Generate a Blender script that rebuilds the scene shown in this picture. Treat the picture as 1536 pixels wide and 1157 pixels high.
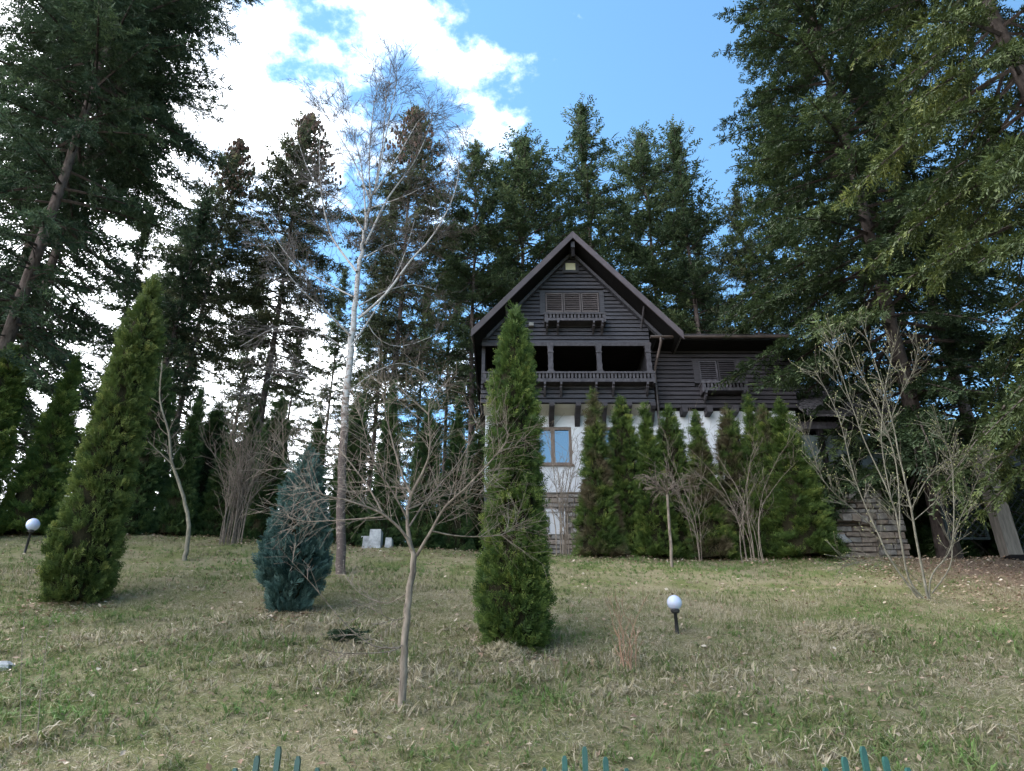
import bpy, math, random
import numpy as np
from mathutils import Vector

# ------------------------------------------------------------ camera, sky, sun, exposure
sc = bpy.context.scene
for o in list(bpy.data.objects):
    bpy.data.objects.remove(o)
col = sc.collection
R = math.radians
FPX, PITCH = 1111.0, R(26.5)
cam_d = bpy.data.cameras.new('camera'); cam = bpy.data.objects.new('camera', cam_d); col.objects.link(cam)
cam_d.sensor_width = 36.0; cam_d.lens = FPX / 1536 * 36
cam_d.clip_start = 0.05; cam_d.clip_end = 3000
cam.location = (0, 0, 0); cam.rotation_euler = (math.pi / 2 + PITCH, 0, 0)
sc.camera = cam
sc.render.resolution_x, sc.render.resolution_y = 1024, 771

SUN_AZ, SUN_EL = R(-62), R(50)      # azimuth from +Y towards +X
w = bpy.data.worlds.new('World'); sc.world = w; w.use_nodes = True
nt = w.node_tree; N = nt.nodes; L = nt.links; N.clear()
wo = N.new('ShaderNodeOutputWorld'); bg = N.new('ShaderNodeBackground'); bg.inputs[1].default_value = 0.10
sky = N.new('ShaderNodeTexSky'); sky.sky_type = 'NISHITA'; sky.sun_disc = False
sky.sun_elevation = SUN_EL; sky.sun_rotation = SUN_AZ; sky.air_density = 1.0; sky.dust_density = 0.0; sky.ozone_density = 0.7
tc = N.new('ShaderNodeTexCoord'); sep = N.new('ShaderNodeSeparateXYZ'); L.new(tc.outputs['Generated'], sep.inputs[0])
def wmath(op, a, b=None, c=None):
    n = N.new('ShaderNodeMath'); n.operation = op
    for i, v in enumerate((a, b, c)):
        if v is None: continue
        if isinstance(v, (int, float)): n.inputs[i].default_value = v
        else: L.new(v, n.inputs[i])
    return n.outputs[0]
# a broken cloud deck: cloud layer seen in perspective, thick in the west (left), breaking up to the east
zz = wmath('ADD', wmath('MAXIMUM', sep.outputs[2], 0.0), 0.22)
cx = wmath('DIVIDE', sep.outputs[0], zz); cy = wmath('DIVIDE', sep.outputs[1], zz)
cmb = N.new('ShaderNodeCombineXYZ'); L.new(cx, cmb.inputs[0]); L.new(cy, cmb.inputs[1]); cmb.inputs[2].default_value = 3.7
n1 = N.new('ShaderNodeTexNoise'); n1.inputs['Scale'].default_value = 2.6; n1.inputs['Detail'].default_value = 9; n1.inputs['Roughness'].default_value = 0.62
L.new(cmb.outputs[0], n1.inputs['Vector'])
cover = wmath('ADD', n1.outputs[0], wmath('MULTIPLY', wmath('MAXIMUM', wmath('MINIMUM', wmath('ADD', cx, 0.165), 0.30), -0.42), -0.62))
mr = N.new('ShaderNodeMapRange'); mr.interpolation_type = 'SMOOTHSTEP'
mr.inputs['From Min'].default_value = 0.475; mr.inputs['From Max'].default_value = 0.63
L.new(cover, mr.inputs['Value'])
mix = N.new('ShaderNodeMix'); mix.data_type = 'RGBA'
tint = N.new('ShaderNodeMix'); tint.data_type = 'RGBA'; tint.blend_type = 'MULTIPLY'; tint.inputs[0].default_value = 1.0; tint.inputs[7].default_value = (0.74, 1.0, 1.03, 1)
L.new(sky.outputs[0], tint.inputs[6]); L.new(mr.outputs[0], mix.inputs[0]); L.new(tint.outputs[2], mix.inputs[6]); mix.inputs[7].default_value = (17.5, 18.2, 19.2, 1)
L.new(mix.outputs[2], bg.inputs[0]); L.new(bg.outputs[0], wo.inputs[0])

sl = bpy.data.lights.new('sun', 'SUN'); sl.energy = 1.6; sl.angle = R(14); sl.color = (1.0, 0.965, 0.92)
so = bpy.data.objects.new('sun', sl); col.objects.link(so)
sd = Vector((math.sin(SUN_AZ) * math.cos(SUN_EL), math.cos(SUN_AZ) * math.cos(SUN_EL), math.sin(SUN_EL)))
so.rotation_euler = sd.to_track_quat('Z', 'Y').to_euler(); so.location = sd * 60
vs = sc.view_settings; vs.view_transform = 'Standard'; vs.look = 'None'; vs.gamma = 1.0; vs.use_curve_mapping = False
vs.exposure = 1.7
sc.cycles.max_bounces = 6; sc.cycles.diffuse_bounces = 3; sc.cycles.transmission_bounces = 4; sc.cycles.transparent_max_bounces = 4

# ------------------------------------------------------------ helpers
rng = np.random.default_rng(7)
def U(a, b, n=None): return rng.uniform(a, b, n)
def ray(px, py):
    u = (px - 768) / FPX; v = -(py - 578.5) / FPX
    return np.array([u, math.cos(PITCH) - v * math.sin(PITCH), math.sin(PITCH) + v * math.cos(PITCH)])
def P(px, py, Y):
    d = ray(px, py); return d * (Y / d[1])
_sn = np.random.default_rng(3)
_K = [(_sn.normal(size=3), _sn.uniform(0, 6.28)) for _ in range(24)]
def noise3(p, s, k=10):
    p = np.asarray(p, float); a = 0
    for i in range(k):
        kv, ph = _K[i]; a = a + np.sin((p * (kv * s)).sum(-1) + ph)
    return a / math.sqrt(k / 2) / 2
def zc(X):
    return 5.1 - 0.06 * np.clip(X, -25, 0) - 0.008 * np.clip(X, 0, 30)
def gz(X, Y):
    X = np.asarray(X, float); Y = np.asarray(Y, float)
    t = np.clip((Y - 4.0) / 17.0, 0, 1.3)
    k = 0.035; t = t - np.maximum(0, k - np.abs(t - 1)) ** 2 / (4 * k); t = np.minimum(t, 1)
    z = -1.5 + (zc(X) + 1.5) * t
    b = np.clip((Y - 4.2) / 1.5, 0, 1) * np.clip((40 - Y) / 12, 0, 1)
    p = np.stack([X, Y, 0 * X], -1)
    z = z + b * (0.05 * noise3(p, 1.3) + 0.02 * noise3(p, 4.0, 14))
    return z - np.clip(Y - 55, 0, 400) * 0.05
def G(px, py):
    d = ray(px, py); d = d / d[1]
    for Y in np.arange(4.5, 40, 0.04):
        if d[2] * Y < float(gz(d[0] * Y, Y)): break
    return np.array([d[0] * Y, Y, float(gz(d[0] * Y, Y))])

def mesh_np(name, V, F, rnd=None, smooth=False):
    V = np.ascontiguousarray(V, np.float32).reshape(-1, 3); F = np.ascontiguousarray(F, np.int32)
    me = bpy.data.meshes.new(name); k = F.shape[1]; n = len(F)
    me.vertices.add(len(V)); me.vertices.foreach_set('co', V.ravel())
    me.loops.add(n * k); me.loops.foreach_set('vertex_index', F.ravel())
    me.polygons.add(n); me.polygons.foreach_set('loop_start', np.arange(0, n * k, k, dtype=np.int32))
    me.polygons.foreach_set('use_smooth', np.full(n, smooth, bool))
    if rnd is not None:
        a = me.attributes.new('rnd', 'FLOAT', 'POINT'); a.data.foreach_set('value', np.ascontiguousarray(rnd, np.float32))
    me.update(calc_edges=True)
    return me
def link(name, me, m, parent=None, world=True, loc=None, kind=None):
    o = bpy.data.objects.new(name, me); col.objects.link(o)
    if m is not None:
        if len(me.materials) == 0: me.materials.append(m)
        else:
            o.material_slots[0].link = 'OBJECT'; o.material_slots[0].material = m
    if parent is not None:
        o.parent = parent
        if world: o.location = -Vector(parent.location)
    if loc is not None:
        o.location = Vector(loc) - (Vector(parent.location) if parent is not None and world else Vector())
    if kind: o['kind'] = kind
    return o
def thing(name, loc, label, cat, group=None):
    o = bpy.data.objects.new(name, None); col.objects.link(o); o.location = loc; o.empty_display_size = 0.2
    return tag(o, label, cat, group)
def tag(o, label, cat, group=None):
    o['label'] = label; o['category'] = cat
    if group: o['group'] = group
    return o
class MB:                                  # mixed polygons
    def __init__(s): s.v = []; s.f = []
    def poly(s, pts):
        i = len(s.v); s.v += [tuple(p) for p in pts]; s.f.append(tuple(range(i, i + len(pts))))
    def box(s, x0, x1, y0, y1, z0, z1, b=0.0):
        s.prism([(x0, z0), (x1, z0), (x1, z1), (x0, z1)], y0, y1)
    def prism(s, xz, y0, y1):              # outline in x-z, counter-clockwise seen from -y
        i = len(s.v); n = len(xz)
        s.v += [(x, y0, z) for x, z in xz] + [(x, y1, z) for x, z in xz]
        s.f.append(tuple(range(i, i + n))); s.f.append(tuple(range(i + 2 * n - 1, i + n - 1, -1)))
        for k in range(n):
            a, b = i + k, i + (k + 1) % n; s.f.append((b, a, a + n, b + n))
    def prism_x(s, yz, x0, x1):
        i = len(s.v); n = len(yz)
        s.v += [(x0, y, z) for y, z in yz] + [(x1, y, z) for y, z in yz]
        s.f.append(tuple(range(i + n - 1, i - 1, -1))); s.f.append(tuple(range(i + n, i + 2 * n)))
        for k in range(n):
            a, b = i + k, i + (k + 1) % n; s.f.append((a, b, b + n, a + n))
    def lathe(s, c, prof, n=16):
        i = len(s.v)
        for r, z in prof:
            for k in range(n):
                a = 2 * math.pi * k / n; s.v.append((c[0] + r * math.cos(a), c[1] + r * math.sin(a), c[2] + z))
        for j in range(len(prof) - 1):
            for k in range(n):
                a = i + j * n + k; b = i + j * n + (k + 1) % n; s.f.append((a, b, b + n, a + n))
    def mesh(s, name, smooth=False):
        me = bpy.data.meshes.new(name); me.from_pydata(s.v, [], s.f)
        if smooth: me.polygons.foreach_set('use_smooth', np.ones(len(me.polygons), bool))
        me.update(); return me
    def build(s, name, m, parent=None, smooth=False, kind=None):
        return link(name, s.mesh(name, smooth), m, parent, kind=kind)

class Tubes:
    def __init__(s): s.v = []; s.f = []; s.n = 0
    def add(s, pts, rad, sides=4):
        pts = np.asarray(pts, float); n = len(pts)
        t = np.gradient(pts, axis=0); t /= (np.linalg.norm(t, axis=1, keepdims=True) + 1e-9)
        ref = np.array([0, 0, 1.0]) if abs(t[0][2]) < 0.9 else np.array([1.0, 0, 0])
        a = np.cross(t, ref); a /= (np.linalg.norm(a, axis=1, keepdims=True) + 1e-9); b = np.cross(t, a)
        th = np.arange(sides) * (2 * math.pi / sides)
        rr = np.asarray(rad, float)[:, None, None]
        ring = pts[:, None, :] + rr * (a[:, None, :] * np.cos(th)[None, :, None] + b[:, None, :] * np.sin(th)[None, :, None])
        s.v.append(ring.reshape(-1, 3))
        i = np.arange(n - 1)[:, None] * sides; k = np.arange(sides)[None, :]; k2 = (k + 1) % sides
        q = np.stack([i + k, i + k2, i + sides + k2, i + sides + k], -1).reshape(-1, 4) + s.n
        s.f.append(q); s.n += n * sides
    def mesh(s, name, smooth=True): return mesh_np(name, np.concatenate(s.v), np.concatenate(s.f), smooth=smooth)

def unit(v): v = np.asarray(v, float); return v / (np.linalg.norm(v, axis=-1, keepdims=True) + 1e-9)
def frond(pairs=5, ang=50, w=0.055, droop=0.10, reach=0.55, s0=0.12, wild=0.0, seed=0):
    V, F, T = [], [], []; _g = np.random.default_rng(seed)
    class r_:
        normal = staticmethod(lambda: float(np.clip(_g.normal(), -1.1, 1.1)))
    def twig(b, d, l, wd, t0):
        i = len(V); d = np.array(d); sd = np.array([d[1], -d[0], 0]); m = b + d * l * 0.45
        k = wild * r_.normal() * l; h_ = wild * r_.normal() * .5
        V.extend([b, m + sd * wd + [0, 0, k * .5 - wd * (.6 + h_)], b + d * l + [0, 0, k - droop * l * l], m - sd * wd + [0, 0, k * .5 - wd * (.6 - h_)]])
        F.extend([(i, i + 1, i + 2), (i, i + 2, i + 3)]); T.extend([t0, t0 + .1, t0 + .35, t0 + .1])
    twig(np.zeros(3), (0, 1, 0), 1.0, w * 0.8, 0.1)
    for k in range(pairs):
        s = s0 + (0.86 - s0) * k / max(1, pairs - 1)
        for sg in (-1, 1):
            a = R(ang * (1 - 0.25 * s)) * (1 + wild * r_.normal() * .5); ss = s + (0.04 if sg > 0 else 0) + wild * r_.normal() * .06
            twig(np.array([0, ss, -droop * ss * ss]), (sg * math.sin(a), math.cos(a), 0), (reach * (1.05 - ss) + 0.10) * (1 + wild * .5 * r_.normal()), w, ss * 0.5)
    return np.array(V), np.array(F), np.array(T)
def place(T, o, d, nrm, s, rnd):
    tv, tf, tt = T; n = len(tv)
    y = unit(d); x = unit(np.cross(y, nrm)); z = np.cross(x, y); s = np.asarray(s)[:, None, None]
    V = o[:, None, :] + s * (tv[None, :, 0:1] * x[:, None] + tv[None, :, 1:2] * y[:, None] + tv[None, :, 2:3] * z[:, None])
    F = tf[None] + (np.arange(len(o)) * n)[:, None, None]
    return V.reshape(-1, 3), F.reshape(-1, 3), (np.asarray(rnd)[:, None] + 0.35 * tt[None]).ravel()

def multi(Ts, o, d, nrm, s, rnd):
    V, F, Q = [], [], []; k = 0
    for i, T in enumerate(Ts):
        m = slice(i, None, len(Ts)); v, f, q = place(T, o[m], d[m], nrm[m], s[m], rnd[m]); V.append(v); F.append(f + k); Q.append(q); k += len(v)
    return np.concatenate(V), np.concatenate(F), np.concatenate(Q)
def log(*a): pass
# ------------------------------------------------------------ materials
def newmat(name):
    m = bpy.data.materials.new(name); m.use_nodes = True
    n = m.node_tree.nodes; b = n['Principled BSDF']; return m, n, m.node_tree.links, b
def pmat(name, c1, c2, scale=4, rough=0.8, bump=0.3, stretch=(1, 1, 1), spec=0.25, detail=6, metal=0, bdist=0.02, c3=None):
    m, n, l, b = newmat(name)
    g = n.new('ShaderNodeNewGeometry'); mp = n.new('ShaderNodeMapping'); mp.inputs['Scale'].default_value = stretch
    l.new(g.outputs['Position'], mp.inputs[0])
    nz = n.new('ShaderNodeTexNoise'); nz.inputs['Scale'].default_value = scale; nz.inputs['Detail'].default_value = detail; nz.inputs['Roughness'].default_value = 0.65
    l.new(mp.outputs[0], nz.inputs['Vector'])
    cr = n.new('ShaderNodeValToRGB'); e = cr.color_ramp.elements
    e[0].position = 0.33; e[0].color = (*c1, 1); e[1].position = 0.68; e[1].color = (*c2, 1)
    if c3: k = e.new(0.78); k.color = (*c3, 1)
    l.new(nz.outputs[0], cr.inputs[0])
    oi = n.new('ShaderNodeObjectInfo'); hs = n.new('ShaderNodeHueSaturation')
    mr = n.new('ShaderNodeMapRange'); mr.inputs['To Min'].default_value = 0.82; mr.inputs['To Max'].default_value = 1.18
    l.new(oi.outputs['Random'], mr.inputs[0]); l.new(mr.outputs[0], hs.inputs['Value']); l.new(cr.outputs[0], hs.inputs['Color'])
    l.new(hs.outputs[0], b.inputs['Base Color'])
    b.inputs['Roughness'].default_value = rough; b.inputs['Specular IOR Level'].default_value = spec; b.inputs['Metallic'].default_value = metal
    if bump:
        bp = n.new('ShaderNodeBump'); bp.inputs['Strength'].default_value = bump; bp.inputs['Distance'].default_value = bdist
        l.new(nz.outputs[0], bp.inputs['Height']); l.new(bp.outputs[0], b.inputs['Normal'])
    return m
def leafmat(name, stops, transl=0.25, rough=0.6, spec=0.2):
    m, n, l, b = newmat(name)
    at = n.new('ShaderNodeAttribute'); at.attribute_name = 'rnd'
    cr = n.new('ShaderNodeValToRGB'); e = cr.color_ramp.elements
    while len(e) > 1: e.remove(e[-1])
    e[0].position = stops[0][0]; e[0].color = (*stops[0][1], 1)
    for p, c in stops[1:]:
        k = e.new(p); k.color = (*c, 1)
    l.new(at.outputs['Fac'], cr.inputs[0]); l.new(cr.outputs[0], b.inputs['Base Color'])
    b.inputs['Roughness'].default_value = rough; b.inputs['Specular IOR Level'].default_value = spec
    if transl:
        t = n.new('ShaderNodeBsdfTranslucent'); l.new(cr.outputs[0], t.inputs[0])
        mx = n.new('ShaderNodeMixShader'); mx.inputs[0].default_value = transl
        l.new(b.outputs[0], mx.inputs[1]); l.new(t.outputs[0], mx.inputs[2]); l.new(mx.outputs[0], n['Material Output'].inputs[0])
    return m
M = {}
M['wood'] = pmat('dark_stained_boards', (.022, .021, .027), (.066, .064, .077), 5, .58, .6, (.35, 2, 6), .35, c3=(.14, .13, .135))
M['wood_wing'] = pmat('dark_brown_boards', (.022, .019, .023), (.052, .046, .053), 5, .65, .5, (.35, 2, 5), .3)
M['wood_trim'] = pmat('dark_carved_trim', (.032, .028, .034), (.082, .075, .086), 6, .6, .4, (1.5, 2, 1), .3, c3=(.13, .09, .075))
M['shutter'] = pmat('louvre_wood', (.05, .042, .044), (.12, .10, .10), 6, .6, .3, (.5, 2, 4))
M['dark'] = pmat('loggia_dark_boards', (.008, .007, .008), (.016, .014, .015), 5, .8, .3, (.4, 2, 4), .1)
M['fascia'] = pmat('brown_metal_trim', (.050, .038, .042), (.085, .066, .072), 2, .5, .1, (1, 1, 1), .4)
M['gutter'] = pmat('brown_gutter', (.055, .038, .036), (.11, .08, .076), 3, .4, .05, spec=.5)
M['shingle'] = pmat('weathered_shingles', (.05, .045, .05), (.14, .13, .14), 7, .85, .6, (1, 1, 1))
M['plaster'] = pmat('white_plaster', (.42, .43, .46), (.55, .56, .59), 1.6, .85, .15)
M['cove'] = pmat('cream_plaster_soffit', (.55, .52, .46), (.66, .63, .57), 1.6, .85, .15)
M['frame'] = pmat('brown_window_frame', (.09, .06, .045), (.15, .105, .08), 8, .5, .1, (3, 3, .6), .4)
M['stone'] = pmat('grey_ashlar', (.14, .13, .125), (.30, .285, .275), 5, .9, .8, c3=(.34, .27, .21), bdist=.03)
M['stone_warm'] = pmat('brownish_stone', (.15, .125, .11), (.28, .235, .20), 6, .9, .8, bdist=.03)
M['mortar'] = pmat('dark_mortar', (.07, .067, .065), (.12, .115, .11), 9, .95, .5)
M['concrete'] = pmat('grey_concrete', (.16, .155, .15), (.26, .25, .24), 3, .9, .4)
M['pillar'] = pmat('weathered_grey_timber', (.085, .076, .068), (.165, .15, .135), 4, .9, .5, (3, 3, .5))
M['rock'] = pmat('pale_rock', (.17, .175, .185), (.40, .41, .43), 7, .9, .8)
M['fence'] = pmat('green_painted_steel', (.008, .050, .044), (.015, .075, .064), 20, .45, .1, spec=.5)
M['lamp_post'] = pmat('black_lamp_post', (.015, .015, .017), (.03, .03, .033), 12, .5, .1, spec=.4)
M['lattice'] = pmat('dark_green_lattice', (.010, .017, .020), (.022, .032, .036), 9, .7, .2)
M['bark_fir'] = pmat('fir_bark', (.055, .042, .040), (.17, .135, .125), 9, .95, .9, (1, 1, .35), .1, bdist=.04)
M['bark_dark'] = pmat('dark_branch_bark', (.035, .028, .026), (.09, .072, .066), 9, .95, .4, (1, 1, .5), .1)
M['bark_grey'] = pmat('grey_brown_bark', (.075, .06, .05), (.26, .215, .175), 14, .9, .6, (1, 1, .3), .15)
M['bark_pale'] = pmat('pale_grey_bark', (.10, .092, .07), (.225, .205, .16), 12, .85, .5, (1, 1, .4), .15)
M['bark_twig'] = pmat('brown_twigs', (.095, .075, .062), (.23, .185, .155), 10, .9, .2)
M['bark_red'] = pmat('reddish_dry_stems', (.15, .085, .055), (.30, .19, .13), 10, .9, .2)
M['birch'] = pmat('birch_bark', (.075, .055, .05), (.40, .39, .39), 9, .8, .7, (1, 1, 1.6), .2)
M['birch_twig'] = pmat('birch_twigs', (.05, .042, .042), (.13, .11, .105), 4, .8, .1)
M['cone'] = pmat('brown_cones', (.085, .048, .035), (.16, .095, .07), 12, .9, .2)
M['fir_dark'] = leafmat('fir_needles_grey_green_dark', [(0, (.016, .032, .020)), (.45, (.036, .062, .036)), (.85, (.074, .112, .060)), (1.1, (.125, .175, .085))], .24)
M['fir_mid'] = leafmat('fir_needles_green', [(0, (.014, .026, .014)), (.45, (.033, .054, .024)), (.85, (.066, .096, .037)), (1.1, (.115, .15, .055))], .14)
M['fir_yellow'] = leafmat('fir_needles_yellow_green', [(0, (.015, .027, .012)), (.4, (.037, .056, .020)), (.8, (.076, .100, .031)), (1.1, (.17, .19, .055))], .14)
M['fir_brown'] = leafmat('fir_needles_brownish', [(0, (.028, .038, .026)), (.45, (.062, .078, .044)), (.85, (.11, .125, .068)), (1.1, (.17, .165, .09))], .28)
M['fir_far'] = leafmat('fir_needles_grey_green', [(0, (.020, .036, .020)), (.45, (.046, .072, .036)), (.85, (.090, .125, .058)), (1.1, (.15, .18, .08))], .24)
M['thuja'] = leafmat('thuja_sprays', [(0, (.016, .033, .010)), (.4, (.046, .082, .019)), (.8, (.100, .145, .032)), (1.15, (.21, .24, .06))], .2)
M['thuja_olive'] = leafmat('thuja_sprays_olive', [(0, (.020, .036, .011)), (.4, (.060, .088, .022)), (.8, (.118, .150, .038)), (1.15, (.22, .23, .065))], .18)
M['thuja_dark'] = leafmat('thuja_sprays_dark', [(0, (.012, .030, .012)), (.5, (.030, .060, .020)), (1.1, (.08, .12, .035))], .2)
def browned(name, base):
    m = M[base].copy(); m.name = name; n = m.node_tree.nodes; l = m.node_tree.links
    cr = [q for q in n if q.type == 'VALTORGB'][0]; g = n.new('ShaderNodeNewGeometry'); z = n.new('ShaderNodeTexNoise'); z.inputs['Scale'].default_value = 1.7; z.inputs['Detail'].default_value = 4
    l.new(g.outputs['Position'], z.inputs['Vector']); mr = n.new('ShaderNodeMapRange'); mr.inputs['From Min'].default_value = .47; mr.inputs['From Max'].default_value = .60; l.new(z.outputs[0], mr.inputs[0])
    mx = n.new('ShaderNodeMix'); mx.data_type = 'RGBA'; l.new(mr.outputs[0], mx.inputs[0]); mx.inputs[7].default_value = (.095, .078, .045, 1)
    outs = [k.to_socket for k in cr.outputs[0].links]; l.new(cr.outputs[0], mx.inputs[6])
    for t in outs: l.new(mx.outputs[2], t)
    return m
M['thuja_browned'] = browned('thuja_browned', 'thuja')
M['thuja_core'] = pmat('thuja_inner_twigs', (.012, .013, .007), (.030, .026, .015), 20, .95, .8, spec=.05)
M['cypress'] = leafmat('blue_cypress_sprays', [(0, (.012, .030, .030)), (.4, (.036, .076, .070)), (.8, (.085, .145, .130)), (1.1, (.17, .24, .21))], .15)
M['ivy'] = leafmat('ivy_leaves', [(0, (.012, .028, .010)), (.5, (.035, .070, .022)), (1.1, (.09, .13, .05))], .15, .45, .35)
M['bud'] = pmat('greenish_buds', (.20, .21, .09), (.32, .30, .15), 10, .7, 0)
M['grass'] = leafmat('lawn_blades', [(0, (.40, .345, .255)), (.22, (.30, .255, .17)), (.42, (.21, .195, .10)), (.62, (.135, .155, .06)), (.85, (.085, .128, .042)), (1.2, (.11, .18, .05))], .25, .7)
M['leaf_litter'] = leafmat('dry_leaves', [(0, (.16, .10, .07)), (.5, (.32, .23, .165)), (.9, (.50, .42, .34)), (1.1, (.62, .57, .52))], .1, .8)
M['globe'], _n, _l, _b = newmat('opal_globe'); _b.inputs['Base Color'].default_value = (.46, .50, .66, 1); _b.inputs['Roughness'].default_value = .22; _b.inputs['Subsurface Weight'].default_value = .3
M['glass'], _n, _l, _b = newmat('window_glass'); _b.inputs['Base Color'].default_value = (.03, .035, .04, 1); _b.inputs['Roughness'].default_value = .03; _b.inputs['Specular IOR Level'].default_value = 1.0; _b.inputs['IOR'].default_value = 2.6
M['glass_pale'], _n, _l, _b = newmat('pale_porch_glass'); _b.inputs['Base Color'].default_value = (.085, .105, .105, 1); _b.inputs['Roughness'].default_value = .12; _b.inputs['Specular IOR Level'].default_value = .6
# lawn soil: thatch, moss and leaf litter to the right under the firs
def groundmat():
    m, n, l, b = newmat('lawn_thatch')
    g = n.new('ShaderNodeNewGeometry')
    def nz(s, d=8, r=.7):
        k = n.new('ShaderNodeTexNoise'); k.inputs['Scale'].default_value = s; k.inputs['Detail'].default_value = d; k.inputs['Roughness'].default_value = r
        l.new(g.outputs['Position'], k.inputs['Vector']); return k.outputs[0]
    def ramp(f, st):
        c = n.new('ShaderNodeValToRGB'); e = c.color_ramp.elements
        e[0].position, e[0].color = st[0][0], (*st[0][1], 1); e[1].position, e[1].color = st[1][0], (*st[1][1], 1)
        for p, q in st[2:]: k = e.new(p); k.color = (*q, 1)
        l.new(f, c.inputs[0]); return c.outputs[0]
    fine = nz(38, 12, .82); big = nz(.9, 5)
    thatch = ramp(fine, [(.3, (.11, .088, .06)), (.7, (.36, .31, .215)), (.5, (.22, .19, .115))])
    green = ramp(fine, [(.3, (.065, .075, .028)), (.7, (.20, .205, .085))])
    litter = ramp(fine, [(.3, (.075, .050, .038)), (.7, (.26, .19, .14))])
    mx = n.new('ShaderNodeMix'); mx.data_type = 'RGBA'; f = ramp(big, [(.42, (0, 0, 0)), (.6, (1, 1, 1))])
    l.new(f, mx.inputs[0]); l.new(thatch, mx.inputs[6]); l.new(green, mx.inputs[7])
    sx = n.new('ShaderNodeSeparateXYZ'); l.new(g.outputs['Position'], sx.inputs[0])
    ad = n.new('ShaderNodeMath'); ad.operation = 'MULTIPLY_ADD'; l.new(big, ad.inputs[0]); ad.inputs[1].default_value = 4
    l.new(sx.outputs[0], ad.inputs[2])
    mr = n.new('ShaderNodeMapRange'); mr.inputs['From Min'].default_value = 10.5; mr.inputs['From Max'].default_value = 13.5
    l.new(ad.outputs[0], mr.inputs[0])
    m2 = n.new('ShaderNodeMix'); m2.data_type = 'RGBA'; l.new(mr.outputs[0], m2.inputs[0]); l.new(mx.outputs[2], m2.inputs[6]); l.new(litter, m2.inputs[7])
    l.new(m2.outputs[2], b.inputs['Base Color']); b.inputs['Roughness'].default_value = .95; b.inputs['Specular IOR Level'].default_value = .05
    bp = n.new('ShaderNodeBump'); bp.inputs['Strength'].default_value = .8; bp.inputs['Distance'].default_value = .05
    l.new(fine, bp.inputs['Height']); l.new(bp.outputs[0], b.inputs['Normal'])
    return m
M['ground'] = groundmat()

# ------------------------------------------------------------ ground
xs = np.concatenate([np.linspace(-900, -60, 10)[:-1], np.linspace(-60, -24, 13)[:-1], np.linspace(-24, 24, 241), np.linspace(24, 60, 13)[1:], np.linspace(60, 900, 10)[1:]])
ys = np.concatenate([np.linspace(-600, -20, 8)[:-1], np.linspace(-20, 3.6, 12)[:-1], np.linspace(3.6, 26, 140), np.linspace(26, 60, 18)[1:], np.linspace(60, 1200, 14)[1:]])
XX, YY = np.meshgrid(xs, ys); ZZ = gz(XX, YY)
nx, ny = len(xs), len(ys); ii = (np.arange(ny - 1)[:, None] * nx + np.arange(nx - 1)[None]).ravel()
me = mesh_np('hill_ground', np.stack([XX, YY, ZZ], -1), np.stack([ii, ii + 1, ii + nx + 1, ii + nx], -1), smooth=True)
g_ = link('hill_ground', me, M['ground']); g_['kind'] = 'structure'; g_['label'] = 'grassy hillside rising from the fence to the house'

# ------------------------------------------------------------ house
HB = Vector((2.3, 24.2, 5.0))
house = thing('timber_house', HB, 'dark timber gabled house with balcony above white plaster and stone storeys', 'house')
APX, APZ = 2.3, 17.78
RL, RLZ, RRr, RRZ = -1.42, 13.48, 6.02, 13.40
YF = 23.5
def roof_z(x):                             # underside of gable roof
    return (APZ - .30 - (APX - x) * (APZ - RLZ) / (APX - RL)) if x < APX else (APZ - .30 - (x - APX) * (APZ - RRZ) / (RRr - APX))
def roof_x(z, side):
    return APX - (APZ - .30 - z) * (APX - RL) / (APZ - RLZ) if side < 0 else APX + (APZ - .30 - z) * (RRr - APX) / (APZ - RRZ)
def board(x0b, x1b, x0t, x1t, z0, z1, y, m, parent=house):
    mb = MB(); c = .02; d = float(U(-.006, .006)); y += d; g = .020
    z0 += g; z1 -= .004
    # lapped board: lower edge proud, chamfered top
    fr = [(x0b, y - .012, z0), (x1b, y - .012, z0), (x1t, y + .006, z1 - c), (x0t, y + .006, z1 - c)]
    tp = [(x0t, y + .03, z1), (x1t, y + .03, z1)]
    bk = [(x0b, y + .05, z0 + .006), (x1b, y + .05, z0 + .006), (x1t, y + .05, z1), (x0t, y + .05, z1)]
    v = fr + tp + bk; mb.v = v
    mb.f = [(0, 1, 2, 3), (3, 2, 5, 4), (1, 0, 6, 7), (4, 5, 8, 9), (0, 3, 4, 9, 6), (1, 7, 8, 5, 2)]
    return mb.build('board', m, parent)
def rows(z0, z1, n):
    e = np.linspace(z0, z1, n + 1); return list(zip(e[:-1], e[1:]))
WX0, WX1 = -1.1, 5.02
holes = [(1.98, 2.52, 16.56, 17.06), (1.04, 3.46, 14.62, 15.72)]     # attic pane, triple shutter
for z0, z1 in rows(13.42, 17.34, 23):
    xl0, xr0 = max(WX0, roof_x(z0, -1) - .02), min(WX1, roof_x(z0, 1) + .02); xl1, xr1 = max(WX0, roof_x(z1, -1) - .02), min(WX1, roof_x(z1, 1) + .02)
    cut = [h for h in holes if min(z1, h[3]) - max(z0, h[2]) > .03]
    if xr1 - xl1 < .05: continue
    if cut:
        h = cut[0]; board(xl0, h[0], xl1, h[0], z0, z1, YF, M['wood']); board(h[1], xr0, h[1], xr1, z0, z1, YF, M['wood'])
    else: board(xl0, xr0, xl1, xr1, z0, z1, YF, M['wood'])
for z0, z1 in rows(11.03, 11.93, 5):
    board(WX0, WX1, WX0, WX1, z0, z1, YF, M['wood'])
b = MB(); b.prism([(WX0, 13.43), (WX1, 13.43), (WX1, min(roof_z(WX1), 14.5)), (APX, APZ - .3), (WX0, roof_z(WX0))], YF + .052, YF + .16); b.box(WX0, WX1, YF + .052, YF + .16, 11.03, 11.95)
b.build('upper_wall_backing', M['dark'], house)
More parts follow.
